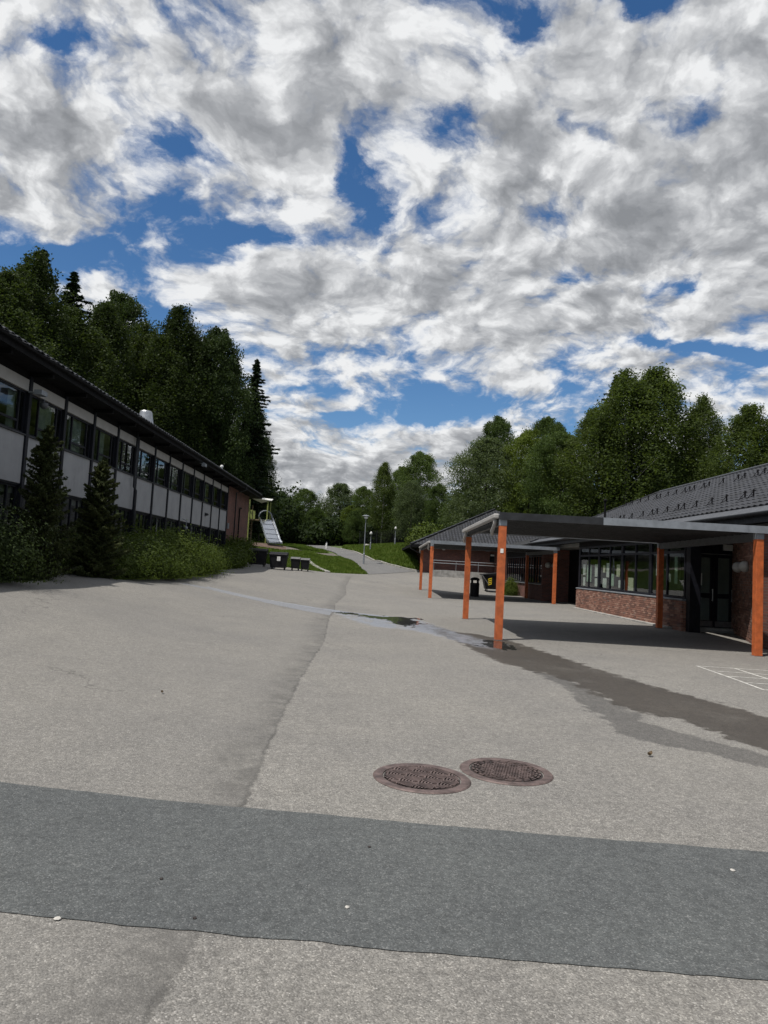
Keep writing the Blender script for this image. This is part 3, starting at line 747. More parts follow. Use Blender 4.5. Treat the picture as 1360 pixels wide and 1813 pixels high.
for kk in range(17):
    y0 = 45.15 - 2.2 * (kk + 1)
    L = lambda nm, me, dx, dz, par=LB: link(nm, me, par, loc=(FX + dx, y0, dz))
    L('wall_panel', panel_me, 0, 3.19); L('trim_panel', trim_me, 0, 5.64); L('sill', sill_me, 0, 4.462)
    w = link('window', win_me, LB, loc=(FX, y0 + .085, 4.502))
    for pm in (p_a, p_b, p_c, p_d): link('pane', pm, w, loc=(FX, y0 + .085, 4.502))
    for cm, dy in ((cur_a, .72), (cur_b, 1.3)):
        if random.random() < .75: link('curtain', cm, w, loc=(FX - .16, y0 + .085 + dy + random.uniform(-.1, .15), 4.50))
    lw = link('lower_window', low_me, LB, loc=(FX - .02, y0 + .085, 1.16))
    for pm in lp: link('pane', pm, lw, loc=(FX - .02, y0 + .085, 1.16))
for kk in range(18):
    y = 45.15 - 2.2 * kk
    link('facade_post', post_me, LB, loc=(FX - .02, y - .0, 2.15))
    link('rafter', raf_me, LB, loc=(FX + .02, y, 6.05))
MB().box((FX - .1, 7.75, 3.142), (FX + .02, 45.15, 3.188)).build('storey_band', M['blue_black'], LB)
MB().box((FX - .1, 7.75, .3), (FX, 45.15, 1.158)).build('base_wall', M['concrete'], LB)
# downpipes
MB().tube([(FX + .16, 27.10, 6.2), (FX + .16, 27.1, 4.05), (FX + .22, 27.22, 3.9), (FX + .22, 27.22, 3.85), (FX + .22, 27.22, 1.0)], .045, 8).build('downpipe', M['dark_metal'], LB, smooth=True)
MB().tube([(EX + .1, 47.6, 6.4), (EX + .02, 47.6, 6.1), (FX + .12, 47.6, 5.9), (FX + .12, 47.6, 1.6)], .045, 8).build('downpipe', M['dark_metal'], LB, smooth=True)
MB().tube([(FX + .1, 49.2, 1.9), (FX + .1, 49.2, 4.85), (FX + .1, 49.35, 5.0), (FX + .1, 49.9, 5.02)], .05, 8).build('vent_pipe', M['black_wood'], LB, smooth=True)
MB().box((FX - .01, 45.8, 3.4), (FX + .07, 46.1, 3.75)).build('meter_box', M['grey_metal'], LB)
# wall lamps, the camera by the second bay, the roof vent
def wall_fix(name, y, z, mat, w=.13, h=.22):
    m = MB(); m.box((FX + .045, y - w / 2, z), (FX + .07, y + w / 2, z + h)); m.lathe([(.02, .0), (w * .55, .03), (w * .6, .09), (w * .3, .14)], (FX + .13, y, z + .03), 10)
    return m.build(name, mat, LB)
wall_fix('wall_lamp', 24.2, 3.75, M['white_paint']); wall_fix('wall_lamp', 39.4, 3.75, M['dark_metal'], .2, .2)
m = MB(); m.tube([(FX + .08, 18.62, 5.62), (FX + .35, 18.62, 5.60)], .025, 6); m.box((FX + .30, 18.45, 5.54), (FX + .50, 18.79, 5.66))
m.build('floodlight', M['grey_metal'], LB)
m = MB(); m.tube([(FX + .06, 19.15, 5.55), (FX + .28, 19.1, 5.52), (FX + .28, 19.1, 5.44)], .025, 6); m.lathe([(.10, .0), (.115, -.04), (.10, -.11), (.05, -.16)], (FX + .28, 19.1, 5.44), 14)
m.build('dome_camera', M['flashing'], LB, smooth=True)
m = MB(); m.tube([(EX - .1, 35.2, 6.17), (EX + .15, 35.2, 6.12)], .04, 6); m.box((EX + .02, 35.05, 5.98), (EX + .2, 35.4, 6.12)); m.build('eave_lamp', M['grey_metal'], LB)
m = MB(); m.lathe([(.30, 0), (.30, .35), (.36, .38), (.36, .44), (.27, .95), (.24, 1.0), (.10, 1.02)], (-10.6, 32.3, 7.02), 24)
m.build('roof_vent', M['steel'], LB, smooth=False)
m = MB(); m.lathe([(.06, 0), (.06, .35), (.11, .36), (.11, .45), (.02, .5)], (-9.6, 44.4, 6.8), 12); m.build('roof_vent', M['white_paint'], LB)
# flag-like cable fixings above the lower windows
m = MB(); m.tube([(FX + .1, 34.6, 3.3), (FX + .3, 34.6, 3.22), (FX + .3, 34.6, 2.95)], .02, 6); m.lathe([(.05, 0), (.09, -.08), (.06, -.16)], (FX + .3, 34.6, 2.95), 10); m.build('wall_lamp', M['grey_metal'], LB)

# ------------------------------------------------------------------ right: brick building with hipped tile roof
RB = thing('school_building', (13, 28, 0), 'low brick building with long row of windows under a hipped dark tile roof, right', 'building')
EAX, EZ, PIT = 9.8, 3.43, .4965
RX, RZ = 15.5, 6.26
Y1 = 43.6
def rzz(x): return EZ + (x - EAX) * PIT
# roof deck
m = MB()
top = [(EAX, 6, EZ - .05), (RX, 6, RZ - .05), (RX, Y1 - 5.7, RZ - .05), (EAX, Y1, EZ - .05), (21.2, Y1, EZ - .05), (21.2, 6, EZ - .05)]
low = [(x, y, z - .16) for x, y, z in top]
m.add(top + low, [(0, 1, 2, 3), (2, 4, 3), (1, 5, 4, 2), (0, 6, 7, 1), (1, 7, 11, 5), (3, 9, 6, 0), (4, 10, 9, 3), (5, 11, 10, 4), (6, 9, 8, 7), (8, 9, 10), (7, 8, 10, 11)])
deck = m.build('roof', M['roof_dark'], RB)
MB().box((EAX + .05, 6.05, EZ - .29), (10.5, Y1 - .05, EZ - .24)).build('soffit', M['black_wood'], RB)
MB().box((EAX - .03, 6, EZ - .30), (EAX - .002, Y1 + .03, EZ - .06)).build('fascia', M['dark_metal'], RB)
m = MB(); m.prism([(EAX - .1 + math.cos(a) * .07, EZ - .06 + math.sin(a) * .07) for a in np.linspace(math.pi, 2 * math.pi, 8)], 6, 'y', Y1).build('gutter', M['dark_metal'], RB)
# smooth flashing below the tiles
d = .42
m = MB(); m.add([(EAX - .06, 6, EZ - .02), (EAX - .06, Y1 + .06, EZ - .02), (EAX + d, Y1 - d, rzz(EAX + d) + .004), (EAX + d, 6, rzz(EAX + d) + .004), (EAX - .06, 6, EZ - .05), (EAX - .06, Y1 + .06, EZ - .05)], [(0, 1, 2, 3), (0, 4, 5, 1)])
m.build('eave_flashing', M['flashing'], RB)
# tiles
cs = 1 / math.hypot(1, PIT); sn = PIT * cs
TW, TG = .30, .335
def tile_shape():
    m = MB(); P = [(-.004, .012), (.06, .036), (.12, .044), (.18, .026), (.235, .006), (.30, .010)]
    def pt(s, y, h): return (s * cs - h * sn, y, s * sn + h * cs)
    k = len(P)
    m.v = [pt(-.03, y, h + .022) for y, h in P] + [pt(TG + .02, y, h) for y, h in P] + [pt(-.03, y, h - .004) for y, h in P]
    m.f = [(i, k + i, k + i + 1, i + 1) for i in range(k - 1)] + [(i, i + 1, 2 * k + i + 1, 2 * k + i) for i in range(k - 1)]
    return m
tshape = tile_shape(); tile_me = tshape.mesh('roof_tile', M['tile'])
spots = []
SL = (RX - EAX) / cs
r = 0
while True:
    s = d / cs + r * TG
    if s > SL - .1: break
    x = EAX + s * cs
    for c in range(140):
        y = 6 + c * TW
        if y + .15 > Y1 - (x + .1 - EAX): break
        spots.append((x, y, rzz(x)))
    r += 1
vis = sorted([q for q in spots if q[0] < .60 * q[1]], key=lambda q: q[0] ** 2 + q[1] ** 2)
near = set(vis[:300])
for q in near: link('roof_tile', tile_me, RB, loc=(q[0], q[1], q[2] + random.uniform(-.003, .004)))
rest = MB()
for q in spots:
    if q in near: continue
    dz = random.uniform(-.003, .004)
    rest.add([(x + q[0], y + q[1], z + q[2] + dz) for x, y, z in tshape.v], tshape.f)
rest.build('roof_tiles', M['tile'], RB, kind='stuff')
# ridge and hip caps
m = MB(); m.bar((RX, 6, RZ + .04), (RX, Y1 - 5.7, RZ + .04), .26, .10).build('ridge_cap', M['flashing'], RB, bevel=.03)
for i in range(24):
    a, b = i / 24, (i + 1) / 24
    P0 = Vector((EAX, Y1, EZ + .03)); P1 = Vector((RX, Y1 - 5.7, RZ + .05))
    MB().bar(P0.lerp(P1, a) + Vector((0, 0, .025)), P0.lerp(P1, b), .20, .08).build('hip_cap', M['tile'], RB, bevel=.02)
# snow guards
m = MB()
m.bar((-.16, 0, -.03), (.06, 0, .10), .035, .012); m.bar((.05, 0, .06), (.05, 0, .26), .04, .03, (1, 0, 0)); m.bar((.05, -.10, .22), (.05, .10, .22), .022, .022); m.bar((-.12, 0, .0), (.05, 0, .21), .025, .012)
sg = m.mesh('snow_guard', M['black_wood'])
for s, stp in ((1.3, .95), (4.45, .9)):
    y = 14.0
    x = EAX + s * cs
    while y < Y1 - (x - EAX) - .4:
        link('snow_guard', sg, RB, loc=(x, y, rzz(x) + .05))
        y += stp * random.choice((.5, 1, 1, 1.15, 1.3))
m = MB(); m.tube([(11.2, 34, 3.9), (11.2, 34, 5.2)], .05, 10); m.lathe([(.09, 0), (.10, .05), (.03, .12)], (11.2, 34, 5.2), 10); m.build('vent_pipe', M['black_wood'], RB)
# walls
MB().box((10.12, 8, 2.98), (20, 40.6, 3.36)).box((12.6, 23.4, 0), (12.75, 40.5, 3.0)).box((12.6, 34.0, -.2), (20, 34.1, 3.0)).box((11.95, 23.32, -.2), (12.6, 23.45, 3.0)).build('wall', M['interior'], RB)
MB().box((10.06, 22.3, 2.92), (10.118, 34.2, 3.28)).build('lintel_board', M['black_wood'], RB)
MB().box((10.12, 22.6, -.1), (20, 34.0, .03)).build('floor_slab', M['interior'], RB)

bricks = []      # (x, y, z, rz, length)
def brick_run(A, B, z0, z1, thick=.0):
    A, B = np.array(A, float), np.array(B, float); L = np.linalg.norm(B - A); d = (B - A) / L
    ang = math.atan2(d[1], d[0]); k = 0; z = z0
    while z + .066 < z1 + .001:
        s = 0 if k % 2 == 0 else -.125
        while s < L:
            a, b = max(0, s), min(L, s + .24)
            if b - a > .05:
                c = A + d * (a + b) / 2
                bricks.append((c[0], c[1], z, ang, round(b - a, 3)))
            s += .25
        z += .075; k += 1
# low wall under the windows
MB().box((10.015, 22.52, -.2), (10.118, 34.1, .935)).build('low_wall', M['mortar'], RB)
LOWW = [o for o in RB.children if o.name.startswith('low_wall')][0]
n0 = len(bricks); brick_run((10.0, 34.1), (10.0, 22.5), -.05, .93); lowb = bricks[n0:]
brick_run((10.0, 22.5), (10.13, 22.5), -.05, .93)
# slanted wall by the door, then straight on towards the viewer
WA, WB = (11.95, 23.2), (10.2, 18.4)
m = MB(); m.add([(WA[0] + .012, WA[1], -.2), (WB[0] + .012, WB[1], -.2), (WB[0] + .4, WB[1], -.2), (WA[0] + .4, WA[1] + .1, -.2)] + [(WA[0] + .012, WA[1], 3.2), (WB[0] + .012, WB[1], 3.2), (WB[0] + .4, WB[1], 3.2), (WA[0] + .4, WA[1] + .1, 3.2)], [(0, 1, 2, 3), (7, 6, 5, 4), (0, 4, 5, 1), (1, 5, 6, 2), (2, 6, 7, 3), (3, 7, 4, 0)])
m.build('brick_wall', M['mortar'], RB)
MB().box((10.2, 8, -.3), (10.6, 18.38, 3.2)).build('brick_wall', M['brick_x'], RB)
n1 = len(bricks); brick_run(WA, WB, -.15, 3.12)
allb = sorted(bricks, key=lambda q: (q[0] ** 2 + q[1] ** 2) / (1.6 if q in lowb else 1.0) if q[2] < 2.7 else 1e6)
bm_cache = {}
def brick_mb(L):
    h = .05
    m = MB(); m.box((-L / 2, -h, 0), (L / 2, h * .25, .064)); return m
pick = set(allb[:300])
for q in allb[:300]:
    if q[4] not in bm_cache: bm_cache[q[4]] = brick_mb(q[4]).mesh('brick', M['brick'])
    j = random.uniform(-.004, .004)
    link('brick', bm_cache[q[4]], RB, loc=(q[0] + math.sin(q[3]) * j, q[1] - math.cos(q[3]) * j, q[2] + random.uniform(-.002, .002)), rot=(0, 0, q[3] + random.uniform(-.01, .01)))
rest = MB()
for q in bricks:
    if q in pick: continue
    b = brick_mb(q[4]); c, s = math.cos(q[3]), math.sin(q[3]); j = random.uniform(-.004, .004)
    rest.add([(x * c - (y + j) * s + q[0], x * s + (y + j) * c + q[1], z + q[2]) for x, y, z in b.v], b.f)
rest.build('bricks', M['brick'], RB, kind='stuff')
MB().box((9.78, 23.2, -.2), (9.97, 34.0, .045)).build('plinth', M['concrete'], RB, bevel=.01)
MB().box((9.93, 22.46, .937), (10.14, 34.12, .985)).build('sill', M['grey_metal'], RB, bevel=.008)
# window row: four double windows, frame facing -x, so y runs the other way
HW = 1.93
MODS = [22.55, 25.43, 28.31, 31.19, 34.07]
fw = frame_mesh(2.84, HW, [1.42], [(.055, 2.785, HW - .42)], .09, .085)
def rpane(y0, y1, z0, z1): return MB().box((-.05, y0, z0), (-.038, y1, z1)).mesh('pane', M['glass'])
rp = [rpane(.085, 1.3775, .085, HW - .4625), rpane(1.4625, 2.755, .085, HW - .4625), rpane(.085, 1.3775, HW - .3775, HW - .085), rpane(1.4625, 2.755, HW - .3775, HW - .085)]
def notice(parent, y, z, w, h, mat='paper'):
    MB().box((10.150, y, z), (10.153, y + w, z + h)).build('notice', M[mat], parent)
M['paper_green'] = plain('pale_green_paper', (.42, .55, .42), .8, .08, 20)
M['paper_yellow'] = plain('cream_paper', (.7, .66, .5), .8, .08, 20)
wins = []
for i in range(4):
    w = link('window', fw, RB, loc=(10.06, MODS[i + 1] - .02, .987)); w.rotation_euler = (0, 0, math.pi)
    for pm in rp: q = link('pane', pm, w); ORG[q.name] = ORG[w.name]
    wins.append(w)
# notices hang inside the panes: build them in the window's own turned frame
def notice(w, y, z, wd, h, mat='paper'):
    W0 = ORG[w.name]
    mb = MB().box((-.075, (W0[1] - y) - wd, z - W0[2]), (-.072, W0[1] - y, z - W0[2] + h))
    link('notice', mb.mesh('notice', M[mat]), w)
for (wi, y, z, a, b, mt) in [(3, 31.5, 1.55, .42, .55, 'paper'), (3, 31.5, 1.12, .4, .36, 'paper'), (3, 32.4, 1.3, .7, .75, 'paper_green'), (3, 33.3, 1.6, .4, .5, 'paper'), (3, 33.3, 1.1, .35, .4, 'paper'),
     (2, 28.5, 1.15, .34, .3, 'paper'), (2, 28.7, 1.6, .4, .5, 'paper_yellow'), (2, 29.4, 1.2, .35, .5, 'paper_green'), (2, 29.9, 1.55, .45, .6, 'paper'), (2, 30.3, 1.1, .5, .4, 'paper'), (2, 30.5, 1.75, .3, .3, 'paper_yellow'),
     (1, 27.2, 1.08, .55, .5, 'paper_yellow'), (0, 23.3, 1.45, .22, .9, 'paper_green'), (0, 23.8, 1.5, .3, .28, 'paper'), (0, 24.8, 1.7, .25, .8, 'paper')]:
    notice(wins[wi], y, z, a, b, mt)
# dark corner column, then the entrance by the slanted wall
MB().box((10.06, 22.2, -.1), (10.4, 22.5, 3.2)).build('corner_column', M['blue_black'], RB)
MB().box((10.3, 23.18, 2.5), (11.95, 23.3, 3.2)).build('door_header', M['blue_black'], RB)
MB().box((10.24, 22.5, -.1), (10.34, 23.3, 3.2)).build('recess_wall', M['blue_black'], RB)
MB().box((10.15, 22.75, -.2), (11.9, 23.12, .10)).build('door_step', M['concrete'], RB, bevel=.01)
def glazed_door(x0, x1, y, z0, z1, parent, kick=True):
    m = MB(); t = .11
    m.box((x0, y, z0), (x0 + t, y + .06, z1)); m.box((x1 - t, y, z0), (x1, y + .06, z1)); m.box((x0 + t, y, z1 - t), (x1 - t, y + .06, z1)); m.box((x0 + t, y, z0), (x1 - t, y + .06, z0 + .22)); m.box((x0 + t, y, z0 + .95), (x1 - t, y + .06, z0 + 1.1))
    dr = m.build('door', M['blue_black'], parent)
    MB().box((x0 + t, y + .02, z0 + .22), (x1 - t, y + .03, z0 + .95)).box((x0 + t, y + .02, z0 + 1.1), (x1 - t, y + .03, z1 - t)).build('pane', M['glass'], dr)
    m = MB(); m.tube([(x1 - .06, y - .05, z0 + .85), (x1 - .06, y - .05, z0 + 1.25)], .014, 8); m.tube([(x1 - .06, y, z0 + .88), (x1 - .06, y - .05, z0 + .88)], .01, 6); m.tube([(x1 - .06, y, z0 + 1.22), (x1 - .06, y - .05, z0 + 1.22)], .01, 6)
    m.build('handle', M['steel'], dr)
    if kick: MB().box((x0 + .03, y - .004, z0 + .02), (x1 - .03, y - .001, z0 + .2)).build('kick_plate', M['steel'], dr)
    return dr
d1 = glazed_door(10.36, 11.3, 23.2, .1, 2.48, RB)
MB().box((10.62, 23.185, 1.45), (10.9, 23.19, 1.85)).build('notice', M['paper'], d1)
glazed_door(11.32, 11.94, 23.2, .1, 2.48, RB)
# pairs of round wall lamps, small sign
def round_lamp(c, nrm, r=.165):
    q = Vector(c); nn = Vector(nrm).normalized(); m = MB()
    prof = [(r * .6, 0), (r * .62, .03), (r * .93, .05), (r, .11), (r * .93, .17), (r * .7, .23), (r * .35, .265), (r * .05, .275)]
    vs, fs, n = [], [], 20
    a_ = nn.cross(Vector((0, 0, 1))).normalized(); b_ = nn.cross(a_)
    for rr, h in prof:
        for k in range(n):
            t = 2 * math.pi * k / n; vs.append(q + nn * h + a_ * rr * math.cos(t) + b_ * rr * math.sin(t))
    for i in range(len(prof) - 1):
        for k in range(n): fs.append((i * n + k, i * n + (k + 1) % n, (i + 1) * n + (k + 1) % n, (i + 1) * n + k))
    fs.append(tuple((len(prof) - 1) * n + k for k in range(n)))
    m.add(vs, fs); return m.build('wall_lamp', M['lamp_shell'], RB, smooth=True)
dv = Vector((WB[0] - WA[0], WB[1] - WA[1], 0)).normalized(); nv = Vector((dv.y, -dv.x, 0))
if nv.x > 0: nv = -nv
for s in (1.95, 3.3):
    c = Vector((WA[0], WA[1], 2.06)) + dv * s + nv * .02; round_lamp(c, nv)
MB().box((11.55, 23.1, 2.62), (11.9, 23.14, 2.82)).build('sign_plate', M['paper'], RB)
# second entrance and the far stretch of facade
MB().box((11.4, 34.1, -.2), (11.55, 40.6, 3.2)).build('recess_wall', M['black_wood'], RB)
MB().box((10.1, 34.12, -.1), (11.4, 34.3, 3.2)).build('recess_wall', M['blue_black'], RB)
MB().box((9.9, 40.6, -.2), (20, 40.85, 3.2)).build('brick_wall', M['brick_y'], RB)
MB().box((9.9, 40.87, -.2), (10.1, 51.4, .9)).build('low_wall', M['brick_x'], RB)
MB().box((9.88, 40.88, 2.62), (10.1, 51.4, 3.2)).build('lintel_board', M['black_wood'], RB)
MB().box((9.84, 40.88, .902), (10.12, 51.4, .945)).build('sill', M['grey_metal'], RB)
MB().box((10.1, 51.4, -.2), (20, 57.9, 3.2)).box((13, 40.9, -.2), (13.2, 51.4, 3.2)).build('wall', M['brick_y'], RB)
m = MB(); m.prism([(9.3, 3.1), (9.3, 3.26), (14, 4.6), (14, 4.4)], 43.7, 'y', 57.5); m.build('link_roof', M['roof_dark'], RB)
fw2 = frame_mesh(2.1, 1.66, [.72, 1.4], [], .08, .07)
pp2 = [rpane(.07, .685, .07, 1.59), rpane(.755, 1.365, .07, 1.59), rpane(1.435, 2.03, .07, 1.59)]
for i in range(5):
    w = link('window', fw2, RB, loc=(9.92, 43.0 + i * 2.1, .95)); w.rotation_euler = (0, 0, math.pi)
    for pm in pp2: link('pane', pm, w)
for x in (10.15, 10.52): round_lamp((x, 40.59, 2.06), (0, -1, 0), .17)
m = MB(); m.box((11.32, 35.2, 0), (11.395, 36.3, 2.3)); dd = m.build('door', M['grey_metal'], RB)
MB().box((11.31, 35.35, 1.0), (11.318, 36.15, 2.15)).build('pane', M['glass'], dd)
MB().tube([(11.27, 36.2, .95), (11.27, 36.2, 1.2)], .014, 6).build('handle', M['steel'], dd)

# ------------------------------------------------------------------ right, far: the brick wing with its own hipped roof
WG = thing('school_wing', (9, 62, 1.2), 'far brick wing with ribbed grey hip roof behind the canopies, up the slope', 'building')
MB().box((4.3, 58, .2), (16, 72, 3.42)).build('brick_wall', M['brick_y'], WG)
wp = .48
E0, E1, EYF, RYY = 3.2, 19.2, 57.0, 65.0
wz = 3.36; hz = wz + 8 * wp
m = MB(); m.add([(E0, EYF, wz), (E1, EYF, wz), (E1, 73, wz), (E0, 73, wz), (E0 + 8, RYY, hz), (E1 - 8 + .01, RYY, hz), (E0, EYF, wz - .14), (E1, EYF, wz - .14), (E1, 73, wz - .14), (E0, 73, wz - .14)],
                [(0, 1, 5, 4), (1, 2, 5), (2, 3, 4, 5), (3, 0, 4), (0, 6, 7, 1), (1, 7, 8, 2), (2, 8, 9, 3), (3, 9, 6, 0), (6, 9, 8, 7)])
m.build('roof', M['roof_dark'], WG)
# pan tiles in columns on the front slope, one joined part
rest = MB(); cw = .26
cs2 = 1 / math.hypot(1, wp)
for c in range(int(15.5 / cw)):
    x = E0 + .2 + c * cw
    top = min(8, x - E0, E1 - x) - .1
    k = int(top / .36)
    for r in range(k):
        y = EYF + r * .36
        prof = [(0, .02), (.05, .06), (.11, .075), (.17, .05), (.22, .02)]
        lo = [(x + a, y - .02, wz + (y - .02 - EYF) * wp + h + .02) for a, h in prof]; hi = [(x + a, y + .36, wz + (y + .36 - EYF) * wp + h) for a, h in prof]
        bt = [(x + a, y - .02, wz + (y - .02 - EYF) * wp + h - .02) for a, h in prof]
        rest.add(lo + hi + bt, [(i, i + 1, 5 + i + 1, 5 + i) for i in range(4)] + [(10 + i, 10 + i + 1, i + 1, i) for i in range(4)])
rest.build('roof_tiles', M['tile'], WG, kind='stuff')
for i in range(20):
    P0, P1 = Vector((E0, EYF, wz + .05)), Vector((E0 + 8, RYY, hz + .06))
    MB().bar(P0.lerp(P1, i / 20) + Vector((0, 0, .03)), P0.lerp(P1, (i + 1) / 20), .22, .09).build('hip_cap', M['tile'], WG)
MB().bar((E0 + 8, RYY, hz + .05), (E1 - 8, RYY, hz + .05), .25, .1).build('ridge_cap', M['tile'], WG)
MB().box((E0 - .03, EYF - .03, wz - .2), (E1, EYF - .001, wz + .03)).box((E0 - .03, EYF, wz - .2), (E0 - .001, 73, wz + .03)).build('fascia', M['black_wood'], WG)
MB().tube([(E0 - .06, EYF - .06, wz), (E0 - .02, EYF + .05, wz - .3), (4.2, 58.0, wz - .75), (4.2, 58.0, 1.0)], .05, 8).build('downpipe', M['dark_metal'], WG)
wm = MB(); wm.box((9.75, 57.94, 2.3), (10.5, 57.99, 2.95)); ww = wm.build('window', M['blue_black'], WG)
MB().box((9.8, 57.93, 2.35), (10.45, 57.936, 2.75)).build('pane', M['glass'], ww); MB().box((9.8, 57.93, 2.77), (10.45, 57.936, 2.9)).build('blind', M['paper'], ww)
for x in (5.9, 10.6): MB().lathe([(.12, 0), (.13, -.05), (.08, -.12)], (x, 57.4, wz - .2), 10).build('soffit_lamp', M['trim'], WG)

# ramp wall and its railing
rp_t = thing('ramp', (7.5, 56, 1.0), 'low concrete ramp wall in front of the far brick wing', 'ramp')
m = MB(); m.prism([(4.9, .3), (11, .3), (11, 1.35), (6, 1.45), (4.9, 1.42)], 55.6, 'y', 55.85); m.build('retaining_wall', M['concrete'], rp_t)
m = MB(); m.prism([(4.9, .3), (11, .3), (11, 1.27), (6, 1.4), (4.9, 1.38)], 55.852, 'y', 57.9); m.build('ramp_floor', M['path'], rp_t)
rl = thing('railing', (7.5, 55.7, 1.4), 'galvanised tube railing on the concrete ramp wall by the far wing', 'railing')
for x in (5.0, 6.75, 8.5, 10.25): MB().tube([(x, 55.72, 1.3), (x, 55.72, 2.18)], .024, 8).build('post', M['steel'], rl)
for z in (2.18, 1.98): MB().tube([(4.95, 55.72, z), (11, 55.72, z - .03)], .024, 8).build('rail', M['steel'], rl)

# ------------------------------------------------------------------ canopies on orange posts
def canopy(label, C00, C01, C10, C11, ztop, split=None, ribs=.36):
    """corners: C00 front left, C01 back left, C10 front right, C11 back right"""
    C = [np.array(q, float) for q in (C00, C01, C10, C11)]
    def P(u, v, z):
        q = (C[0] * (1 - v) + C[1] * v) * (1 - u) + (C[2] * (1 - v) + C[3] * v) * u
        return (q[0], q[1], z)
    ctr = P(.5, .5, 0)
    t = thing('canopy', (ctr[0], ctr[1], g(ctr[0], ctr[1])), label, 'canopy', 'covered walkways on orange posts')
    for (u, v) in ((0, 0), (0, 1), (1, 0), (1, 1)):
        q = P(u, v, 0); z0 = g(q[0], q[1]) - .05
        m = MB()      # H-section post
        a = .083
        m.box((q[0] - a, q[1] - a, z0), (q[0] + a, q[1] - a + .014, ztop - .31)); m.box((q[0] - a, q[1] + a - .014, z0), (q[0] + a, q[1] + a, ztop - .31))
        m.box((q[0] - a, q[1] - a + .014, z0), (q[0] - a + .02, q[1] + a - .014, ztop - .31)); m.box((q[0] + a - .05, q[1] - a + .014, z0), (q[0] + a - .03, q[1] + a - .014, ztop - .31))
        po = m.build('post', M['orange'], t, bevel=.003)
        MB().box((q[0] - a - .004, q[1] - a - .004, ztop - .309), (q[0] + a + .004, q[1] + a + .004, ztop - .03)).build('post_cap', M['grey_metal'], po, bevel=.004)
        MB().box((q[0] - .11, q[1] - .11, z0 + .03), (q[0] + .11, q[1] + .11, z0 + .058)).build('base_plate', M['flashing'], po)
    # trapezoid sheet seen from below
    L = np.linalg.norm(C[1] - C[0]); n = int(L / ribs); m = MB()
    vs, fs = [], []
    for i in range(n):
        for k, (f, h) in enumerate(((0, -.03), (.30, -.03), (.42, .055), (.88, .055))):
            v = min(1, (i + f) / n)
            for u in (-.012, 1.03): 
                q = P(u, v, ztop - .135 + h); vs.append(q)
    for j in range(len(vs) // 2 - 1): fs.append((2 * j, 2 * j + 1, 2 * j + 3, 2 * j + 2))
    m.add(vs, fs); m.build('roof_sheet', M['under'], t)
    m = MB(); q = [P(-.012, -.01, ztop - .07), P(1.03, -.01, ztop - .07), P(1.03, 1.01, ztop - .07), P(-.012, 1.01, ztop - .07)]
    m.add(q + [(x, y, ztop - .015) for x, y, z in q], [(0, 1, 2, 3), (4, 7, 6, 5), (0, 4, 5, 1), (1, 5, 6, 2), (2, 6, 7, 3), (3, 7, 4, 0)]); m.build('roof_deck', M['roof_dark'], t)
    # fascias front and back
    o = .02
    for v, nm in ((-.018, 0), (1.018, 1)):
        parts = [(-.016, 1.03, 'grey_metal')] if (split is None or nm) else [(-.016, split, 'dark_metal'), (split + .001, 1.03, 'grey_metal')]
        for u0, u1, mt in parts:
            MB().bar(P(u0, v, ztop - .085), P(u1, v, ztop - .085), .03, .17).build('fascia', M[mt], t)
    # side beams
    MB().bar(P(0, .012, ztop - .17), P(0, .988, ztop - .17), .10, .22).build('beam', M['dark_metal'], t)
    MB().bar(P(1, .012, ztop - .22), P(1, .988, ztop - .22), .12, .26).build('beam', M['flashing'], t)
    # gutter on the open side, with its short outlet
    a, b = Vector(P(0, -.01, ztop - .09)), Vector(P(0, 1.0, ztop - .13))
    a.x -= .16; b.x -= .16
    m = MB(); m.bar(a, b, .13, .11); m.build('gutter', M['trim'], t, bevel=.02)
    for v in (.02, .93):
        q = Vector(P(0, v, ztop - .16)); m = MB(); m.tube([(q.x - .16, q.y, q.z + .02), (q.x - .16, q.y + .02, q.z - .10), (q.x - .15, q.y + .45, q.z - .26), (q.x - .06, q.y + .9, q.z - .30)], .045, 8)
        m.build('outlet_pipe', M['trim'], t, smooth=True)
    return t
can1 = canopy('near flat canopy on four orange posts in front of the brick building entrance', (3.03, 16.42), (3.14, 22.86), (9.02, 16.4), (9.6, 23.4), 2.92, .385)
MB().box((2.985, 16.42 - .0915, 1.98), (3.055, 16.42 - .0895, 2.08)).build('sticker', M['paper'], can1)
canopy('far flat canopy on four orange posts, beside the litter bin', (3.17, 36.8), (3.36, 46.4), (9.75, 37.4), (9.65, 43.6), 2.98)

# ------------------------------------------------------------------ bins, lamps, slide, fence
M['bin_black'] = plain('black_bin_plastic', (.010, .010, .012), .55, .25, 6, bump=.1, bscale=50, spec=.25)
M['bin_grey'] = plain('worn_grey_plastic', (.13, .13, .13), .6, .2, 6)
M['rubber'] = plain('rubber', (.015, .015, .015), .8, .2, 10)
M['yellow'] = plain('yellow_reflective', (.75, .55, .02), .4, .06, 10)
M['sticker_grey'] = plain('faded_print', (.45, .45, .46), .7, .2, 30)
def taper_box(m, cx, cy, z0, z1, w0, d0, w1, d1):
    a = [(cx - w0 / 2, cy - d0 / 2, z0), (cx + w0 / 2, cy - d0 / 2, z0), (cx + w0 / 2, cy + d0 / 2, z0), (cx - w0 / 2, cy + d0 / 2, z0)]
    b = [(cx - w1 / 2, cy - d1 / 2, z1), (cx + w1 / 2, cy - d1 / 2, z1), (cx + w1 / 2, cy + d1 / 2, z1), (cx - w1 / 2, cy + d1 / 2, z1)]
    m.add(a + b, [(0, 3, 2, 1), (4, 5, 6, 7), (0, 1, 5, 4), (1, 2, 6, 5), (2, 3, 7, 6), (3, 0, 4, 7)])
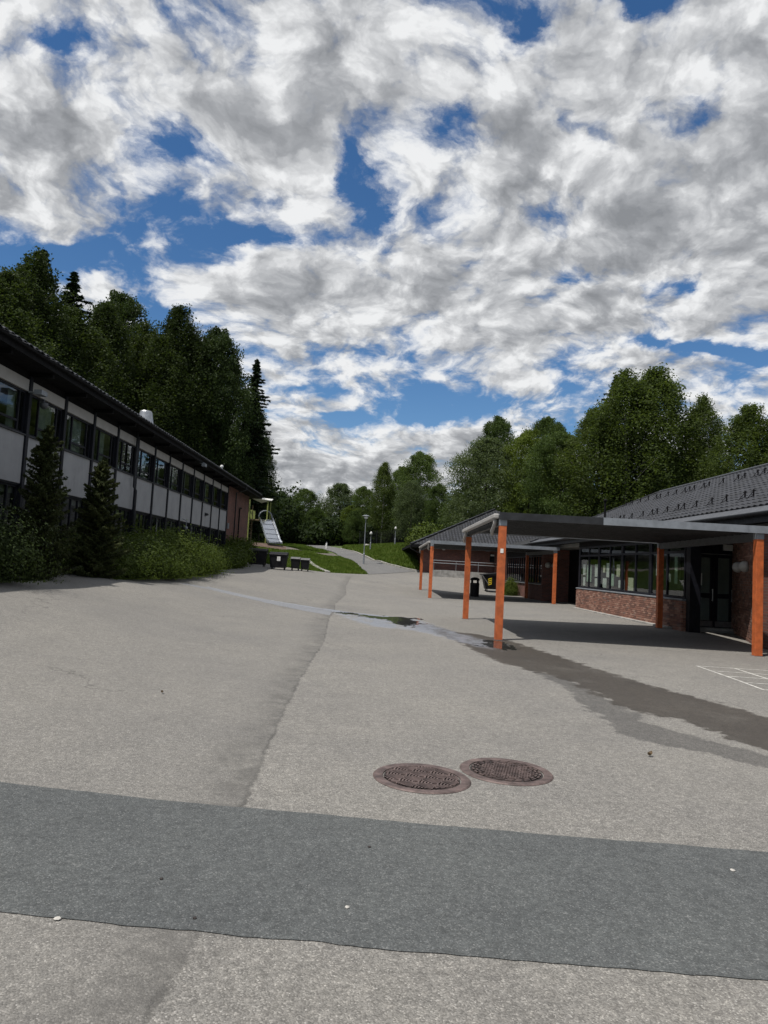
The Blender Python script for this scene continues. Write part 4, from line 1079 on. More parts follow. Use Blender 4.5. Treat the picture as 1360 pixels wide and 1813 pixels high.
def container(x, y, w, d, h, label, pale_lid=False, sticker=False, group='rubbish bins along the hedge end'):
    z = g(x, y)
    t = thing('waste_container', (x, y, z), label, 'bin', group)
    m = MB(); taper_box(m, x, y, z + .14, z + h * .84, w * .86, d * .8, w, d); m.box((x - w / 2 - .03, y - d / 2 - .03, z + h * .80), (x + w / 2 + .03, y - d / 2, z + h * .85)); m.build('body', M['bin_black'], t, bevel=.03)
    m = MB(); m.prism([(y - d / 2 - .04, z + h * .845), (y - d / 2 - .04, z + h * .87), (y - d * .2, z + h * .97), (y + d * .3, z + h), (y + d / 2 + .03, z + h * .93), (y + d / 2 + .03, z + h * .845)], x - w / 2 - .03, 'x', x + w / 2 + .03)
    m.build('lid', M['bin_grey'] if pale_lid else M['bin_black'], t, bevel=.02)
    for sx in (-1, 1):
        for sy in (-1, 1):
            m = MB(); m.lathe([(.075, -.025), (.085, -.015), (.085, .015), (.075, .025)], (x + sx * w * .36, y + sy * d * .32, z + .085), 12, 'x'); m.build('wheel', M['rubber'], t)
        m = MB(); m.tube([(x + sx * (w / 2 + .05), y - .1, z + h * .75), (x + sx * (w / 2 + .05), y + .1, z + h * .75)], .02, 6); m.bar((x + sx * w / 2 * .98, y, z + h * .75), (x + sx * (w / 2 + .05), y, z + h * .75), .06, .03); m.build('trunnion', M['steel'], t)
    if sticker:
        fy = y - d / 2 + .012
        p = MB(); p.box((x - .06, fy - .045, z + h * .50), (x + .16, fy - .038, z + h * .74)); pl = p.build('sticker', M['paper'], t)
        q = MB()
        for k in range(4): q.box((x - .04, fy - .048, z + h * (.53 + .05 * k)), (x + .14 - .03 * (k % 2), fy - .046, z + h * (.55 + .05 * k)))
        q.build('print', M['sticker_grey'], pl)
    return t
container(-7.55, 48.0, 1.22, .8, 1.22, 'black four wheeled rubbish bin next to the shrubs, leftmost of the bins')
container(-6.2, 48.5, 1.18, .8, 1.20, 'black four wheeled rubbish bin with a white notice stuck on its front', sticker=True)
container(-5.10, 49.0, .60, .62, .92, 'low black bin with pale lid next to the bin with the white notice', pale_lid=True)
container(-4.45, 49.1, .58, .62, .90, 'low black bin with pale lid, rightmost bin by the lawn kerb', pale_lid=True)

# big container with hazard marks by the far windows
def hazard_bin(x, y):
    z = g(x, y); w, d, h = 1.36, 1.05, 1.42
    t = thing('waste_container', (x, y, z), 'tall black wheeled container with yellow hazard stripes under the canopy, before the far windows', 'bin')
    m = MB(); taper_box(m, x, y, z + .2, z + h * .8, w * .72, d * .7, w, d); m.build('body', M['bin_black'], t, bevel=.03)
    m = MB(); m.prism([(x - w / 2 - .12, z + h * .80), (x - w / 2 - .12, z + h * .845), (x + w / 2 + .06, z + h), (x + w / 2 + .06, z + h * .80)], y - d / 2 - .04, 'y', y + d / 2 + .04); m.build('lid', M['bin_black'], t, bevel=.02)
    for sx in (-1, 1):
        for sy in (-1, 1):
            m = MB(); m.lathe([(.09, -.03), (.10, -.02), (.10, .02), (.09, .03)], (x + sx * w * .28, y + sy * d * .28, z + .10), 12, 'x'); m.build('wheel', M['rubber'], t)
    p = MB(); p.box((x - .36, y - d / 2 + .02, z + .42), (x - .10, y - d / 2 + .055, z + .98)); hz = p.build('hazard_board', M['bin_black'], t)
    for k in range(4):
        z0 = z + .45 + k * .13
        MB().add([(x - .36, y - d / 2 + .017, z0), (x - .10, y - d / 2 + .017, z0 + .10), (x - .10, y - d / 2 + .017, z0 + .16), (x - .36, y - d / 2 + .017, z0 + .06)], [(0, 1, 2, 3)]).build('stripe', M['yellow'], hz)
    MB().tube([(x - w / 2 - .10, y - d / 2 - .06, z + h * .80), (x - .30, y - d / 2 - .06, z + .5)], .022, 6).build('lid_stay', M['steel'], t)
hazard_bin(8.55, 49.5)
def litter_bin(x, y):
    z = g(x, y)
    t = thing('litter_bin', (x, y, z), 'round black litter bin with domed hood beside the canopy post', 'litter bin')
    m = MB(); m.lathe([(.24, 0), (.265, .02), (.275, .74), (.28, .78)], (x, y, z), 28); m.build('body', M['bin_black'], t)
    m = MB(); m.lathe([(.255, .78), (.255, .80)], (x, y, z), 28)
    for a in (0.5, 2.1, 3.7, 5.3): m.bar((x + .24 * math.cos(a), y + .24 * math.sin(a), z + .78), (x + .24 * math.cos(a), y + .24 * math.sin(a), z + .97), .12, .03, (math.cos(a), math.sin(a), 0))
    m.build('opening_frame', M['bin_black'], t)
    m = MB(); m.lathe([(.285, .955), (.285, 1.0), (.25, 1.07), (.16, 1.12), (.04, 1.14)], (x, y, z), 28); m.build('hood', M['bin_black'], t, smooth=False)
    m = MB(); m.lathe([(.282, .70), (.282, .735)], (x, y, z), 28); m.build('band', M['dark_metal'], t)
litter_bin(6.3, 42.4)

M['lamp_globe'] = plain('dull_lamp_globe', (.45, .45, .44), .4, .08, 5)
M['lamp_glass'] = plain('opal_lamp_glass', (.8, .8, .78), .3, .04, 5)
def street_lamp(x, y, h, label, flat=True, s=1.0):
    z = g(x, y)
    t = thing('street_lamp', (x, y, z), label, 'street lamp', 'park lamps by the path')
    m = MB(); m.lathe([(.075, -.1), (.075, .9), (.04, .95), (.032, h - .2)], (x, y, z), 12); m.build('pole', M['grey_metal'], t, smooth=False)
    MB().box((x - .035, y - .083, z + .45), (x + .035, y - .073, z + .75)).build('hatch', M['grey_metal'], t)
    if flat:
        m = MB(); m.lathe([(.05, -.2), (.14, -.18), (.16, -.04), (.15, .0)], (x, y, z + h), 16); m.build('lens', M['lamp_glass'], t)
        m = MB(); m.lathe([(.18, .0), (.31, .02), (.315, .05), (.2, .10), (.05, .13)], (x, y, z + h), 22); m.build('lamp_shade', M['grey_metal'], t)
    else:
        m = MB(); m.lathe([(.06, -.22), (.15, -.18), (.22, -.05), (.22, .08), (.15, .2), (.03, .26)], (x, y, z + h), 18); m.v = [(x + (a - x) * .7, y + (b - y) * .7, z + h + (c - z - h) * .7) if c > z + h - .3 and abs(a - x) + abs(b - y) > .055 else (a, b, c) for a, b, c in m.v]; m.build('lamp_globe', M['lamp_globe'], t, smooth=True)
street_lamp(-.55, 60.3, 4.05, 'slim grey lamp post with flat round hat on the lawn by the path')
street_lamp(-.05, 76.5, 1.9, 'low lamp with pale round head behind the flat hat lamp post', False)
street_lamp(2.85, 85.0, 2.1, 'lamp post with white round head at the edge of the wood, right of the path', False)

def marker(x, y):
    z = g(x, y)
    t = thing('bollard', (x, y, z), 'small white bollard at the top of the path', 'bollard')
    m = MB(); m.lathe([(.10, -.05), (.10, .62), (.085, .66)], (x, y, z), 12); m.build('post', M['white_paint'], t)
    m = MB(); m.lathe([(.07, .66), (.075, .72), (.05, .80), (.01, .82)], (x, y, z), 12); m.build('cap', M['grey_metal'], t)
marker(-5.45, 87.5)
def boulder(x, y, r, label):
    bm = bmesh.new(); bmesh.ops.create_icosphere(bm, subdivisions=3, radius=r)
    for v in bm.verts:
        v.co *= 1 + .3 * mnoise.noise(v.co * 1.6 + Vector((x, y, 3))); v.co.z *= .6
    me = bpy.data.meshes.new('boulder'); bm.to_mesh(me); bm.free(); me.materials.append(M['concrete'])
    link('boulder', me, None, loc=(x, y, g(x, y) + r * .25), label=label, cat='boulder')
boulder(-.5, 88.5, .45, 'pale boulder at the right edge of the path near its top')

# the play tower and its slide
M['lime'] = plain('lime_paint', (.22, .25, .07), .5, .12, 6)
M['sail'] = plain('white_sail_panel', (.72, .72, .70), .5, .05, 6)
M['play_wood'] = plain('weathered_wood', (.20, .15, .09), .8, .3, 6, bump=.3, bscale=30)
M['slide'] = plain('stainless_steel', (.55, .57, .60), .22, .08, 8, metal=1.0)
M['red_mat'] = plain('rubber_safety_mat', (.12, .078, .06), .9, .25, 4, bump=.4, bscale=50)
PT = thing('play_tower', (-10.0, 63.6, 2.95), 'wooden play tower with lime posts, white roof and wide steel slide past the brick end', 'play tower')
zt = 5.05
bx0, bx1, by0, by1 = -10.9, -9.3, 62.9, 64.5
for i, (x, y) in enumerate(((bx0, by0), (bx1, by0), (bx1, by1), (bx0, by1))):
    MB().tube([(x, y, 2.5), (x, y, 6.75 if i < 3 else 6.4)], .065, 10).build('post', M['lime'] if i != 3 else M['play_wood'], PT)
MB().box((bx0, by0, zt - .1), (bx1, by1, zt)).build('platform', M['play_wood'], PT)
m = MB(); m.add([(bx0 - .1, by0 - .1, 6.95), (bx1 + .35, by0 - .2, 6.72), (bx1 + .2, by1 + .1, 7.0), (bx0 - .1, by1, 7.1), (bx0 - .1, by0 - .1, 7.0), (bx1 + .35, by0 - .2, 6.77), (bx1 + .2, by1 + .1, 7.05), (bx0 - .1, by1, 7.15), (-10.0, 63.6, 6.55), (-10, 63.6, 6.62)],
    [(0, 1, 8), (1, 2, 8), (2, 3, 8), (3, 0, 8), (5, 4, 9), (6, 5, 9), (7, 6, 9), (4, 7, 9), (0, 4, 5, 1), (1, 5, 6, 2), (2, 6, 7, 3), (3, 7, 4, 0)]); m.build('roof', M['sail'], PT)
for i in range(2): MB().box((bx0 + .1 + i * .25, by0 - .03, zt), (bx0 + .28 + i * .25, by0 + .01, zt + .8 - .06 * (i % 2))).build('guard_board', M['lime'] if i < 4 else M['play_wood'], PT)
for z in (3.4, 3.8, 4.2, 4.6): MB().tube([(bx0, by0, z), (bx0, by1, z)], .03, 6).build('rung', M['play_wood'], PT)
# slide: from the platform down towards the yard
S0, S1 = Vector((-9.45, 62.9, zt + .02)), Vector((-8.05, 60.2, 2.95))
dS = (S1 - S0); side = Vector((dS.y, -dS.x, 0)).normalized() * -1
if side.x < 0: side = -side
wS = .60
pts = []
for t, z in ((0, 0), (.06, -.02), (.14, None), (.84, None), (.93, None), (1.0, None)):
    q = S0 + dS * t
    k = np.interp(t, [0, .06, .14, .84, .93, 1.0], [zt + .02, zt, zt - .16, 3.08, 2.97, 2.95]); q.z = float(k); pts.append(q)
m = MB(); vs = []
for q in pts:
    for e in (-wS, wS): vs.append(q + side * e)
m.add(vs, [(2 * i, 2 * i + 1, 2 * i + 3, 2 * i + 2) for i in range(len(pts) - 1)])
vs2 = [Vector(v) - Vector((0, 0, .04)) for v in vs]
m.add(vs2, [(2 * i, 2 * i + 2, 2 * i + 3, 2 * i + 1) for i in range(len(pts) - 1)]); sl = m.build('slide', M['slide'], PT)
for e in (-1, 1):
    m = MB()
    for a, b in zip(pts[:-1], pts[1:]): m.bar(a + side * (wS * e) + Vector((0, 0, .09)), b + side * (wS * e) + Vector((0, 0, .09)), .05, .22)
    m.build('side_rail', M['slide'], sl)
for t in (.25, .42, .58, .74):
    q = S0 + dS * t; q.z = float(np.interp(t, [.14, .84], [zt - .16, 3.08])) + .012
    MB().bar(q - side * (wS - .03), q + side * (wS - .03), .05, .015).build('seam_strip', M['grey_metal'], sl)
m = MB(); arch = []
for a in np.linspace(0, math.pi, 11): arch.append(S0 + side * (math.cos(a) * .62) + Vector((0, 0, .15 + math.sin(a) * .62)))
m.tube(arch, .05, 8); m.build('entry_arch', M['grey_metal'], PT, smooth=True)
loft('safety_mat', [(-10.4, 62.0), (-7.4, 62.0)], [(-10.1, 58.4), (-6.9, 58.6)], 14, 12, .035, M['red_mat'])

# wire fence at the edge of the wood
fn = thing('fence', (6, 90, g(6, 90)), 'faint dark wire fence at the edge of the wood, right of the path', 'fence')
fp = [(-1.5 + i * 2.2, 91.5 - i * .35) for i in range(8)]
for x, y in fp: MB().tube([(x, y, g(x, y) - .1), (x, y, g(x, y) + 2.0)], .03, 6).build('post', M['dark_metal'], fn)
wires = MB()
for (a, b) in zip(fp[:-1], fp[1:]):
    for h in np.arange(.1, 2.0, .16): wires.bar((a[0], a[1], g(*a) + h), (b[0], b[1], g(*b) + h), .012, .012)
    for k in range(14):
        x, y = a[0] + (b[0] - a[0]) * k / 14, a[1] + (b[1] - a[1]) * k / 14; z = g(x, y); wires.bar((x, y, z + .05), (x, y, z + 1.95), .010, .010)
wires.build('wire_mesh', M['dark_metal'], fn, kind='stuff')

# ------------------------------------------------------------------ vegetation
def leaf_mat(name, stops, trans=.35, rough=.55, nscale=.55):
    m, n, b = material(name)
    nt = m.node_tree
    geo = n.node('ShaderNodeNewGeometry'); oi = n.node('ShaderNodeObjectInfo')
    v = n.m('ADD', n.m('MULTIPLY', geo.outputs['Random Per Island'], .26), n.m('ADD', n.m('MULTIPLY', n.noise(n.vm('ADD', geo.outputs['Position'], oi.outputs['Location']), nscale, 5, .65), .92), n.m('MULTIPLY', n.m('SUBTRACT', oi.outputs['Random'], .5), .22)))
    c = n.ramp(n.m('SUBTRACT', v, .1), stops)
    n.put(b.inputs['Base Color'], c); b.inputs['Roughness'].default_value = rough; b.inputs['Specular IOR Level'].default_value = .10
    tl = n.node('ShaderNodeBsdfTranslucent'); n.put(tl.inputs[0], n.mix(1.0, c, (1.25, 1.3, .55), 'MULTIPLY'))
    mx = n.node('ShaderNodeMixShader'); mx.inputs[0].default_value = trans
    out = [q for q in nt.nodes if q.type == 'OUTPUT_MATERIAL'][0]
    nt.links.new(b.outputs[0], mx.inputs[1]); nt.links.new(tl.outputs[0], mx.inputs[2]); nt.links.new(mx.outputs[0], out.inputs[0])
    return m
M['birch_leaf'] = leaf_mat('birch_foliage', [(.15, (.017, .027, .010)), (.45, (.036, .053, .018)), (.75, (.064, .086, .028)), (.95, (.095, .118, .044))])
M['broad_leaf'] = leaf_mat('broadleaf_foliage', [(.15, (.015, .024, .009)), (.45, (.030, .048, .017)), (.8, (.052, .076, .027)), (.95, (.075, .10, .038))])
M['bright_leaf'] = leaf_mat('yellow_green_foliage', [(.15, (.05, .07, .014)), (.5, (.10, .14, .026)), (.9, (.16, .20, .042))])
M['grey_leaf'] = leaf_mat('grey_green_foliage', [(.15, (.04, .055, .028)), (.5, (.085, .115, .055)), (.9, (.13, .16, .078))])
M['spruce_leaf'] = leaf_mat('spruce_needles', [(.15, (.008, .016, .009)), (.5, (.016, .030, .014)), (.9, (.032, .05, .022))], .12)
M['conifer_leaf'] = leaf_mat('garden_conifer_needles', [(.15, (.014, .020, .008)), (.5, (.032, .042, .014)), (.9, (.075, .082, .030))], .18, nscale=2.5)
M['hedge_leaf'] = leaf_mat('hedge_foliage', [(.15, (.034, .050, .013)), (.5, (.068, .098, .021)), (.9, (.125, .158, .034))], .35, nscale=1.3)
M['dark_shrub'] = leaf_mat('dark_shrub_foliage', [(.15, (.014, .022, .007)), (.5, (.030, .046, .012)), (.9, (.065, .085, .022))], .2, nscale=2.0)
M['grass_blade'] = leaf_mat('grass_blades', [(.15, (.055, .085, .016)), (.5, (.095, .15, .026)), (.9, (.17, .20, .055))], .35, nscale=.7)
M['bark'] = plain('dark_bark', (.045, .038, .03), .95, .4, 6, bump=.8, bscale=20)
def birch_bark():
    m, n, b = material('birch_bark')
    p = n.node('ShaderNodeNewGeometry').outputs['Position']
    v = n.noise(n.vm('MULTIPLY', p, (3, 3, 9)), 1.6, 6, .7)
    n.put(b.inputs['Base Color'], n.ramp(v, [(.35, (.03, .028, .025)), (.47, (.34, .33, .30)), (.8, (.45, .44, .41))])); b.inputs['Roughness'].default_value = .85
    return m
M['birch_bark'] = birch_bark()

def quads(C, N_, size, asp=1.6, r=rng, T=None):
    """leaf quads: centres, rough normals, size; long axis T or random"""
    n = len(C)
    N_ = N_ / (np.linalg.norm(N_, axis=1, keepdims=True) + 1e-9)
    if T is None: T = r.normal(size=(n, 3))
    T = T - N_ * (T * N_).sum(1, keepdims=True); T /= (np.linalg.norm(T, axis=1, keepdims=True) + 1e-9)
    B = np.cross(N_, T)
    s = np.asarray(size).reshape(-1, 1) * np.ones((n, 1))
    a, b = T * s * .5 * asp, B * s * .5
    V = np.stack([C - a, C + b * .9 + a * .05, C + a, C - b * .9 + a * .05], 1).reshape(-1, 3)
    return V, np.arange(4 * n).reshape(n, 4)
def crown_mesh(name, mat, h, prof, nclus, per, leaf, crad, r, droop=0.0, base=.12, lobes=.22, squash=.8):
    """leaf clumps through a crown: prof = [(t, radius)] from its foot to its top"""
    t = r.beta(1.25, 1.05, nclus) ; t = base + (1 - base) * t
    pt, pr = [q[0] for q in prof], [q[1] for q in prof]
    az = r.uniform(0, 2 * math.pi, nclus)
    ph = r.uniform(0, 6.28, 4)
    lob = 1 + lobes * (np.sin(az * 2 + ph[0] + t * 5) * .5 + np.sin(az * 3 + ph[1] - t * 9) * .5 + np.sin(az * 5 + ph[2] + t * 14) * .35)
    rad = np.interp(t, pt, pr) * lob
    f = np.sqrt(r.uniform(.12, 1.0, nclus))
    Cc = np.stack([np.cos(az) * rad * f, np.sin(az) * rad * f, t * h], 1)
    spray = (r.uniform(0, 1, nclus) < .18) & (t < .84)
    Cc[spray, :2] *= r.uniform(1.02, 1.22, (spray.sum(), 1)); Cc[spray, 2] += r.uniform(-.3, .2, spray.sum())
    cr = crad * r.uniform(.45, 1.5, nclus) * np.where(spray, .75, 1) * np.clip(np.interp(t, pt, pr) / max(pr) * .9 + .35, .4, 1.1)
    idx = np.repeat(np.arange(nclus), per)
    idx = idx[~(spray[idx] & (r.uniform(0, 1, len(idx)) < .55))]
    off = r.normal(size=(len(idx), 3)); off /= np.linalg.norm(off, axis=1, keepdims=True)
    off *= (r.uniform(0, 1, (len(idx), 1)) ** .45)
    off *= cr[idx][:, None]; off[:, 2] *= squash
    if droop:
        hang = r.uniform(0, 1, len(idx)) ** 1.5
        off[:, 2] -= hang * droop * (.4 + .6 * f[idx]); off[:, :2] *= (1 - .35 * hang)[:, None]
    P = Cc[idx] + off
    out = P.copy(); out[:, 2] = 0
    nn = r.normal(size=P.shape) * 1.1 + off / cr[idx][:, None] * .5 + np.array([0, 0, .25])
    V, F = quads(P, nn, leaf * r.uniform(.6, 1.3, len(P)), 1.5, r)
    return np_mesh(name, V, F, mat), Cc
def trunk_mesh(name, mat, h, rad, Cc, r, limbs=16, lean=.02):
    m = MB(); k = 9
    pts = [(math.sin(i * .9 + rad * 40) * lean * h * i / k * .3, math.cos(i * .7) * lean * h * i / k * .3, h * i / k * .97 - (.3 if i == 0 else 0)) for i in range(k + 1)]
    m.tube(pts, [rad * (1.25 if i == 0 else 1) * (1 - i / k) ** .8 + .015 for i in range(k + 1)], 8)
    sel = Cc[r.permutation(len(Cc))[:limbs]]
    for c in sel:
        z0 = max(.12 * h, c[2] - np.hypot(c[0], c[1]) * .9)
        i = min(k - 1, int(z0 / h * k)); a = Vector(pts[i]).lerp(Vector(pts[i + 1]), z0 / h * k - i)
        mid = a.lerp(Vector(c), .5) + Vector((0, 0, .25)); r0 = max(.02, rad * .42 * (1 - z0 / h))
        m.tube([a, mid, Vector(c)], [r0, r0 * .65, .012], 5, cap=False)
    return m.mesh(name, mat, smooth=True)
def deciduous(kind, h, prof, **kw):
    r = np.random.default_rng(kw.pop('seed'))
    lm, bk, rad = kw.pop('leafmat'), kw.pop('bark'), kw.pop('rad')
    cm, Cc = crown_mesh('crown', M[lm], h, prof, r=r, **kw)
    return kind, cm, trunk_mesh('trunk', M[bk], h * .96, rad, Cc, r)
def spruce(kind, h, wid, leafmat='spruce_leaf', seed=0, layers=34, needle=.16, per=26, base=.06, up=.1, dens=1.0, pw=.66):
    r = np.random.default_rng(seed); Cs, Ns, Ts = [], [], []
    m = MB(); m.tube([(0, 0, -.3), (0, 0, h * .5), (0, 0, h * .99)], [h * .013 + .03, h * .008 + .02, .012], 8)
    for i in range(layers * 8):
        t = base + (1 - base) * ((i + r.uniform(0, 1)) / (layers * 8)) ** .95
        R_ = wid * (1 - t) ** pw * (1 + .12 * np.sin(t * 23 + seed) + .1 * np.sin(t * 51)) + .02 * wid
        az = i * 2.39996 + r.uniform(-.5, .5); L = R_ * r.uniform(.55, 1.2)
        n = int(per * dens * (L / wid * .9 + .25)) + 5
        s = r.uniform(.05, 1, n) ** .8
        dr = -.30 * L * s + .16 * L * s * s + up * L * s
        lat = r.normal(size=n) * .22 * L * (1 - s * .6) * .6
        x = np.cos(az) * L * s - np.sin(az) * lat; y = np.sin(az) * L * s + np.cos(az) * lat
        z = t * h + dr - np.abs(lat) * .25 - r.uniform(0, .14, n) * wid * .3
        Cs.append(np.stack([x, y, z], 1)); Ns.append(np.stack([np.cos(az) * .3 + r.normal(size=n) * .6, np.sin(az) * .3 + r.normal(size=n) * .6, .7 + r.normal(size=n) * .4], 1))
        Ts.append(np.stack([np.cos(az) + r.normal(size=n) * .6, np.sin(az) + r.normal(size=n) * .6, -.45 + r.normal(size=n) * .25 + up], 1))
        if i % 3 == 0: m.tube([(0, 0, t * h), (np.cos(az) * L * .9, np.sin(az) * L * .9, t * h - .14 * L + up * L * .9)], [.02 * wid / 2.5, .008], 4, cap=False)
    P = np.concatenate(Cs); V, F = quads(P, np.concatenate(Ns), needle * r.uniform(.6, 1.3, len(P)), 2.6, r, np.concatenate(Ts))
    return kind, np_mesh('crown', V, F, M[leafmat]), m.mesh('trunk', M['bark'])

PB = [(.0, .6), (.15, 2.3), (.35, 3.2), (.6, 3.1), (.8, 2.3), (.92, 1.3), (1, .4)]
PR = [(.0, 1.2), (.15, 3.3), (.4, 4.4), (.65, 4.1), (.85, 2.8), (1, .6)]
PW = [(.0, 2.2), (.2, 4.6), (.5, 5.2), (.75, 4.2), (.92, 2.4), (1, .7)]
KINDS = [
 deciduous('birch_tree', 20, PB, seed=1, leafmat='birch_leaf', bark='birch_bark', rad=.20, nclus=330, per=170, leaf=.125, crad=.95, droop=2.0),
 deciduous('birch_tree', 20, PB, seed=2, leafmat='birch_leaf', bark='birch_bark', rad=.18, nclus=300, per=180, leaf=.12, crad=.9, droop=2.4, lobes=.36),
 deciduous('broadleaf_tree', 16, PR, seed=3, leafmat='broad_leaf', bark='bark', rad=.22, nclus=330, per=170, leaf=.135, crad=1.05),
 deciduous('broadleaf_tree', 16, PW, seed=4, leafmat='broad_leaf', bark='bark', rad=.25, nclus=360, per=170, leaf=.14, crad=1.15, lobes=.3),
 deciduous('broadleaf_tree', 15, PW, seed=5, leafmat='grey_leaf', bark='bark', rad=.22, nclus=360, per=170, leaf=.13, crad=1.15, lobes=.18),
 deciduous('broadleaf_tree', 15, PR, seed=6, leafmat='bright_leaf', bark='bark', rad=.2, nclus=300, per=170, leaf=.13, crad=1.0, lobes=.3),
 spruce('spruce_tree', 22, 3.3, seed=7, layers=40, needle=.15, per=90),
 spruce('spruce_tree', 22, 2.7, seed=8, layers=42, needle=.15, per=90),
]
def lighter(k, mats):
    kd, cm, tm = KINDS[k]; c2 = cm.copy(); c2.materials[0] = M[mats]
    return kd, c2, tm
M['birch_sun_tint'] = leaf_mat('sun_tinted_birch_foliage', [(.15, (.034, .052, .018)), (.45, (.075, .104, .032)), (.75, (.125, .16, .05)), (.95, (.17, .20, .075))], .42)  # lighter leaf copies: sunlight on right and far trees put into the colour
M['broad_sun_tint'] = leaf_mat('sun_tinted_broadleaf_foliage', [(.15, (.032, .050, .018)), (.45, (.067, .102, .033)), (.8, (.11, .15, .05)), (.95, (.145, .185, .068))], .42)
KINDS += [lighter(0, 'birch_sun_tint'), lighter(1, 'birch_sun_tint'), lighter(2, 'broad_sun_tint'), lighter(3, 'broad_sun_tint')]
HGT = [20, 20, 16, 16, 15, 15, 22, 22, 20, 20, 16, 16]
def tree(ki, x, y, top, label, wscale=1.0, group='trees behind the school'):
    kind, cm, tm = KINDS[ki]
    z = g(x, y) - .1
    s = (top - z) / HGT[ki]; w = s ** .6 * wscale
    t = thing(kind, (x, y, z), label, 'tree', group, random.uniform(0, 6.28))
    t.scale = (w, w, s)
    link('crown', cm, t); link('trunk', tm, t)
    return t
TREES = [
 (0, -24, 44.4, 19.0, 'tall birch at the left edge of the picture behind the panelled building', 1.15),
 (1, -24, 47.8, 21.8, 'highest birch at far left, with ragged top left of the dark spruce tips', 1.1),
 (7, -27.5, 56.0, 25.4, 'dark spruce tip just right of the ragged highest birch at far left', 1.4),
 (6, -25.5, 57.2, 24.2, 'dark spruce with broad tip rising right of the far left birches', 1.45),
 (1, -23.0, 52, 19.5, 'bushy birch low under the two dark spruce tips at far left', 1.3),
 (0, -23.5, 59.5, 22.6, 'rounded birch right of the gap beside the dark spruce tips', 1.0),
 (2, -25, 66.4, 25.8, 'round topped leafy tree standing above the birches behind the left roof', .85),
 (1, -21.5, 64.3, 22.6, 'drooping birch behind the steel roof vent', 1.15),
 (0, -19, 60.9, 20.4, 'shorter birch between two taller ones, right of the roof vent', 1.2),
 (0, -18, 62, 23.6, 'slender tall birch with pointed top over the middle of the left roof', 1.0),
 (1, -17, 64.4, 21.8, 'birch with drooping twigs right of the pointed tall birch', 1.2),
 (2, -15, 64.3, 22.2, 'tall round leafy tree above the brick end of the left building', .75),
 (0, -15.2, 70.5, 21.6, 'narrow birch tucked between the round leafy tree and the lone spruce', 1.0),
 (7, -12.2, 69.2, 21.2, 'lone dark spruce spire at the right end of the left tree row', 1.25),
 (2, -13.2, 75, 18.2, 'dark leafy tree right below the lone spruce spire', .48),
 (2, -12.6, 79.8, 15.2, 'lower leafy tree at the right end of the left row, above the slide', .44),
 (3, -15.5, 73, 13.0, 'low broad dark tree filling in behind the play tower', .8),
 (3, -18, 76, 17, 'broad dark tree behind the tower, deeper in the left wood', .9),
 (4, -14.5, 108, 11.4, 'low grey green tree right of the slide in the far background', .8),
 (3, -10.8, 112, 12.9, 'rounded far tree left of the sky gap at the end of the path', .75),
 (4, -5.4, 115, 14.3, 'broad airy far tree straight above the top of the path', .95),
 (2, -1.6, 108, 13.3, 'far leafy tree right of the airy tree, above the path bend', .8),
 (5, -3.2, 104, 10.0, 'small yellow green far tree below the airy tree', .7),
 (3, -8.2, 105, 9.5, 'low dark far bushy tree left of the path top', .7),
 (3, -2.4, 99.5, 9.0, 'low dark bushy tree just right of the path top', .62),
 (0, 1.4, 100, 16.2, 'far slender dark tree with pointed top above the flat hat lamp post', .85),
 (2, 4.3, 109, 16.8, 'far tree between the pointed dark tree and the tall round one', .8),
 (3, 6.5, 100, 17.8, 'tall round dark far tree standing highest in the middle distance', .8),
 (4, 5.0, 92, 12.6, 'grey green tree with thin pale trunks in front of the tall round far tree', .7),
 (2, 8.4, 90, 12.2, 'mid sized tree in the dip left of the pale round tree', .7),
 (3, 9.6, 80, 10.2, 'dark low tree at the left foot of the pale round tree', .6),
 (4, 11.5, 72.5, 15.0, 'large pale grey green round tree behind the far brick wing', .98),
 (2, 15.2, 88, 20.8, 'dark round top showing behind the pale round tree', .72),
 (5, 15.6, 71, 15.9, 'yellow green tree right of the pale round tree', .82),
 (2, 18.4, 75.5, 18.2, 'dark green tree with knobbly top right of the yellow green one', .8),
 (3, 17.6, 66.5, 15.0, 'dark broad tree at the foot of the great birch, over the canopy', .8),
 (0, 19.9, 64, 17.0, 'birch leaning out on the left side of the great dark clump at right', 1.1),
 (6, 21.4, 63, 19.9, 'spruce hidden in the middle of the great dark clump at right', 1.15),
 (1, 21.9, 61.5, 19.9, 'great dense birch in front of the spruce, tallest clump over the right roof', 1.35),
 (0, 24.7, 62, 20.5, 'tall birch with round top at the right side of the great clump', 1.35),
 (1, 28.2, 60.5, 17.8, 'slim drooping birch standing apart right of the great clump', .9),
 (0, 30.3, 56.5, 16.2, 'airy birch above the roof ridge, near the right edge of the picture', 1.2),
 (1, 33.5, 55.5, 16.5, 'birch cut by the right edge of the picture', 1.3),
 (2, 26.5, 66, 14.5, 'dark leafy tree low between the great clump and the slim birch', 1.0),
 (3, 31.0, 66, 13.0, 'broad dark tree low behind the airy birches at far right', 1.0),
]
for ki, x, y, top, lab, ws in TREES: tree(ki + 8 if ki < 4 and x > -12 and (y > 99 or x > 0) else ki, x, y, top, lab, ws)
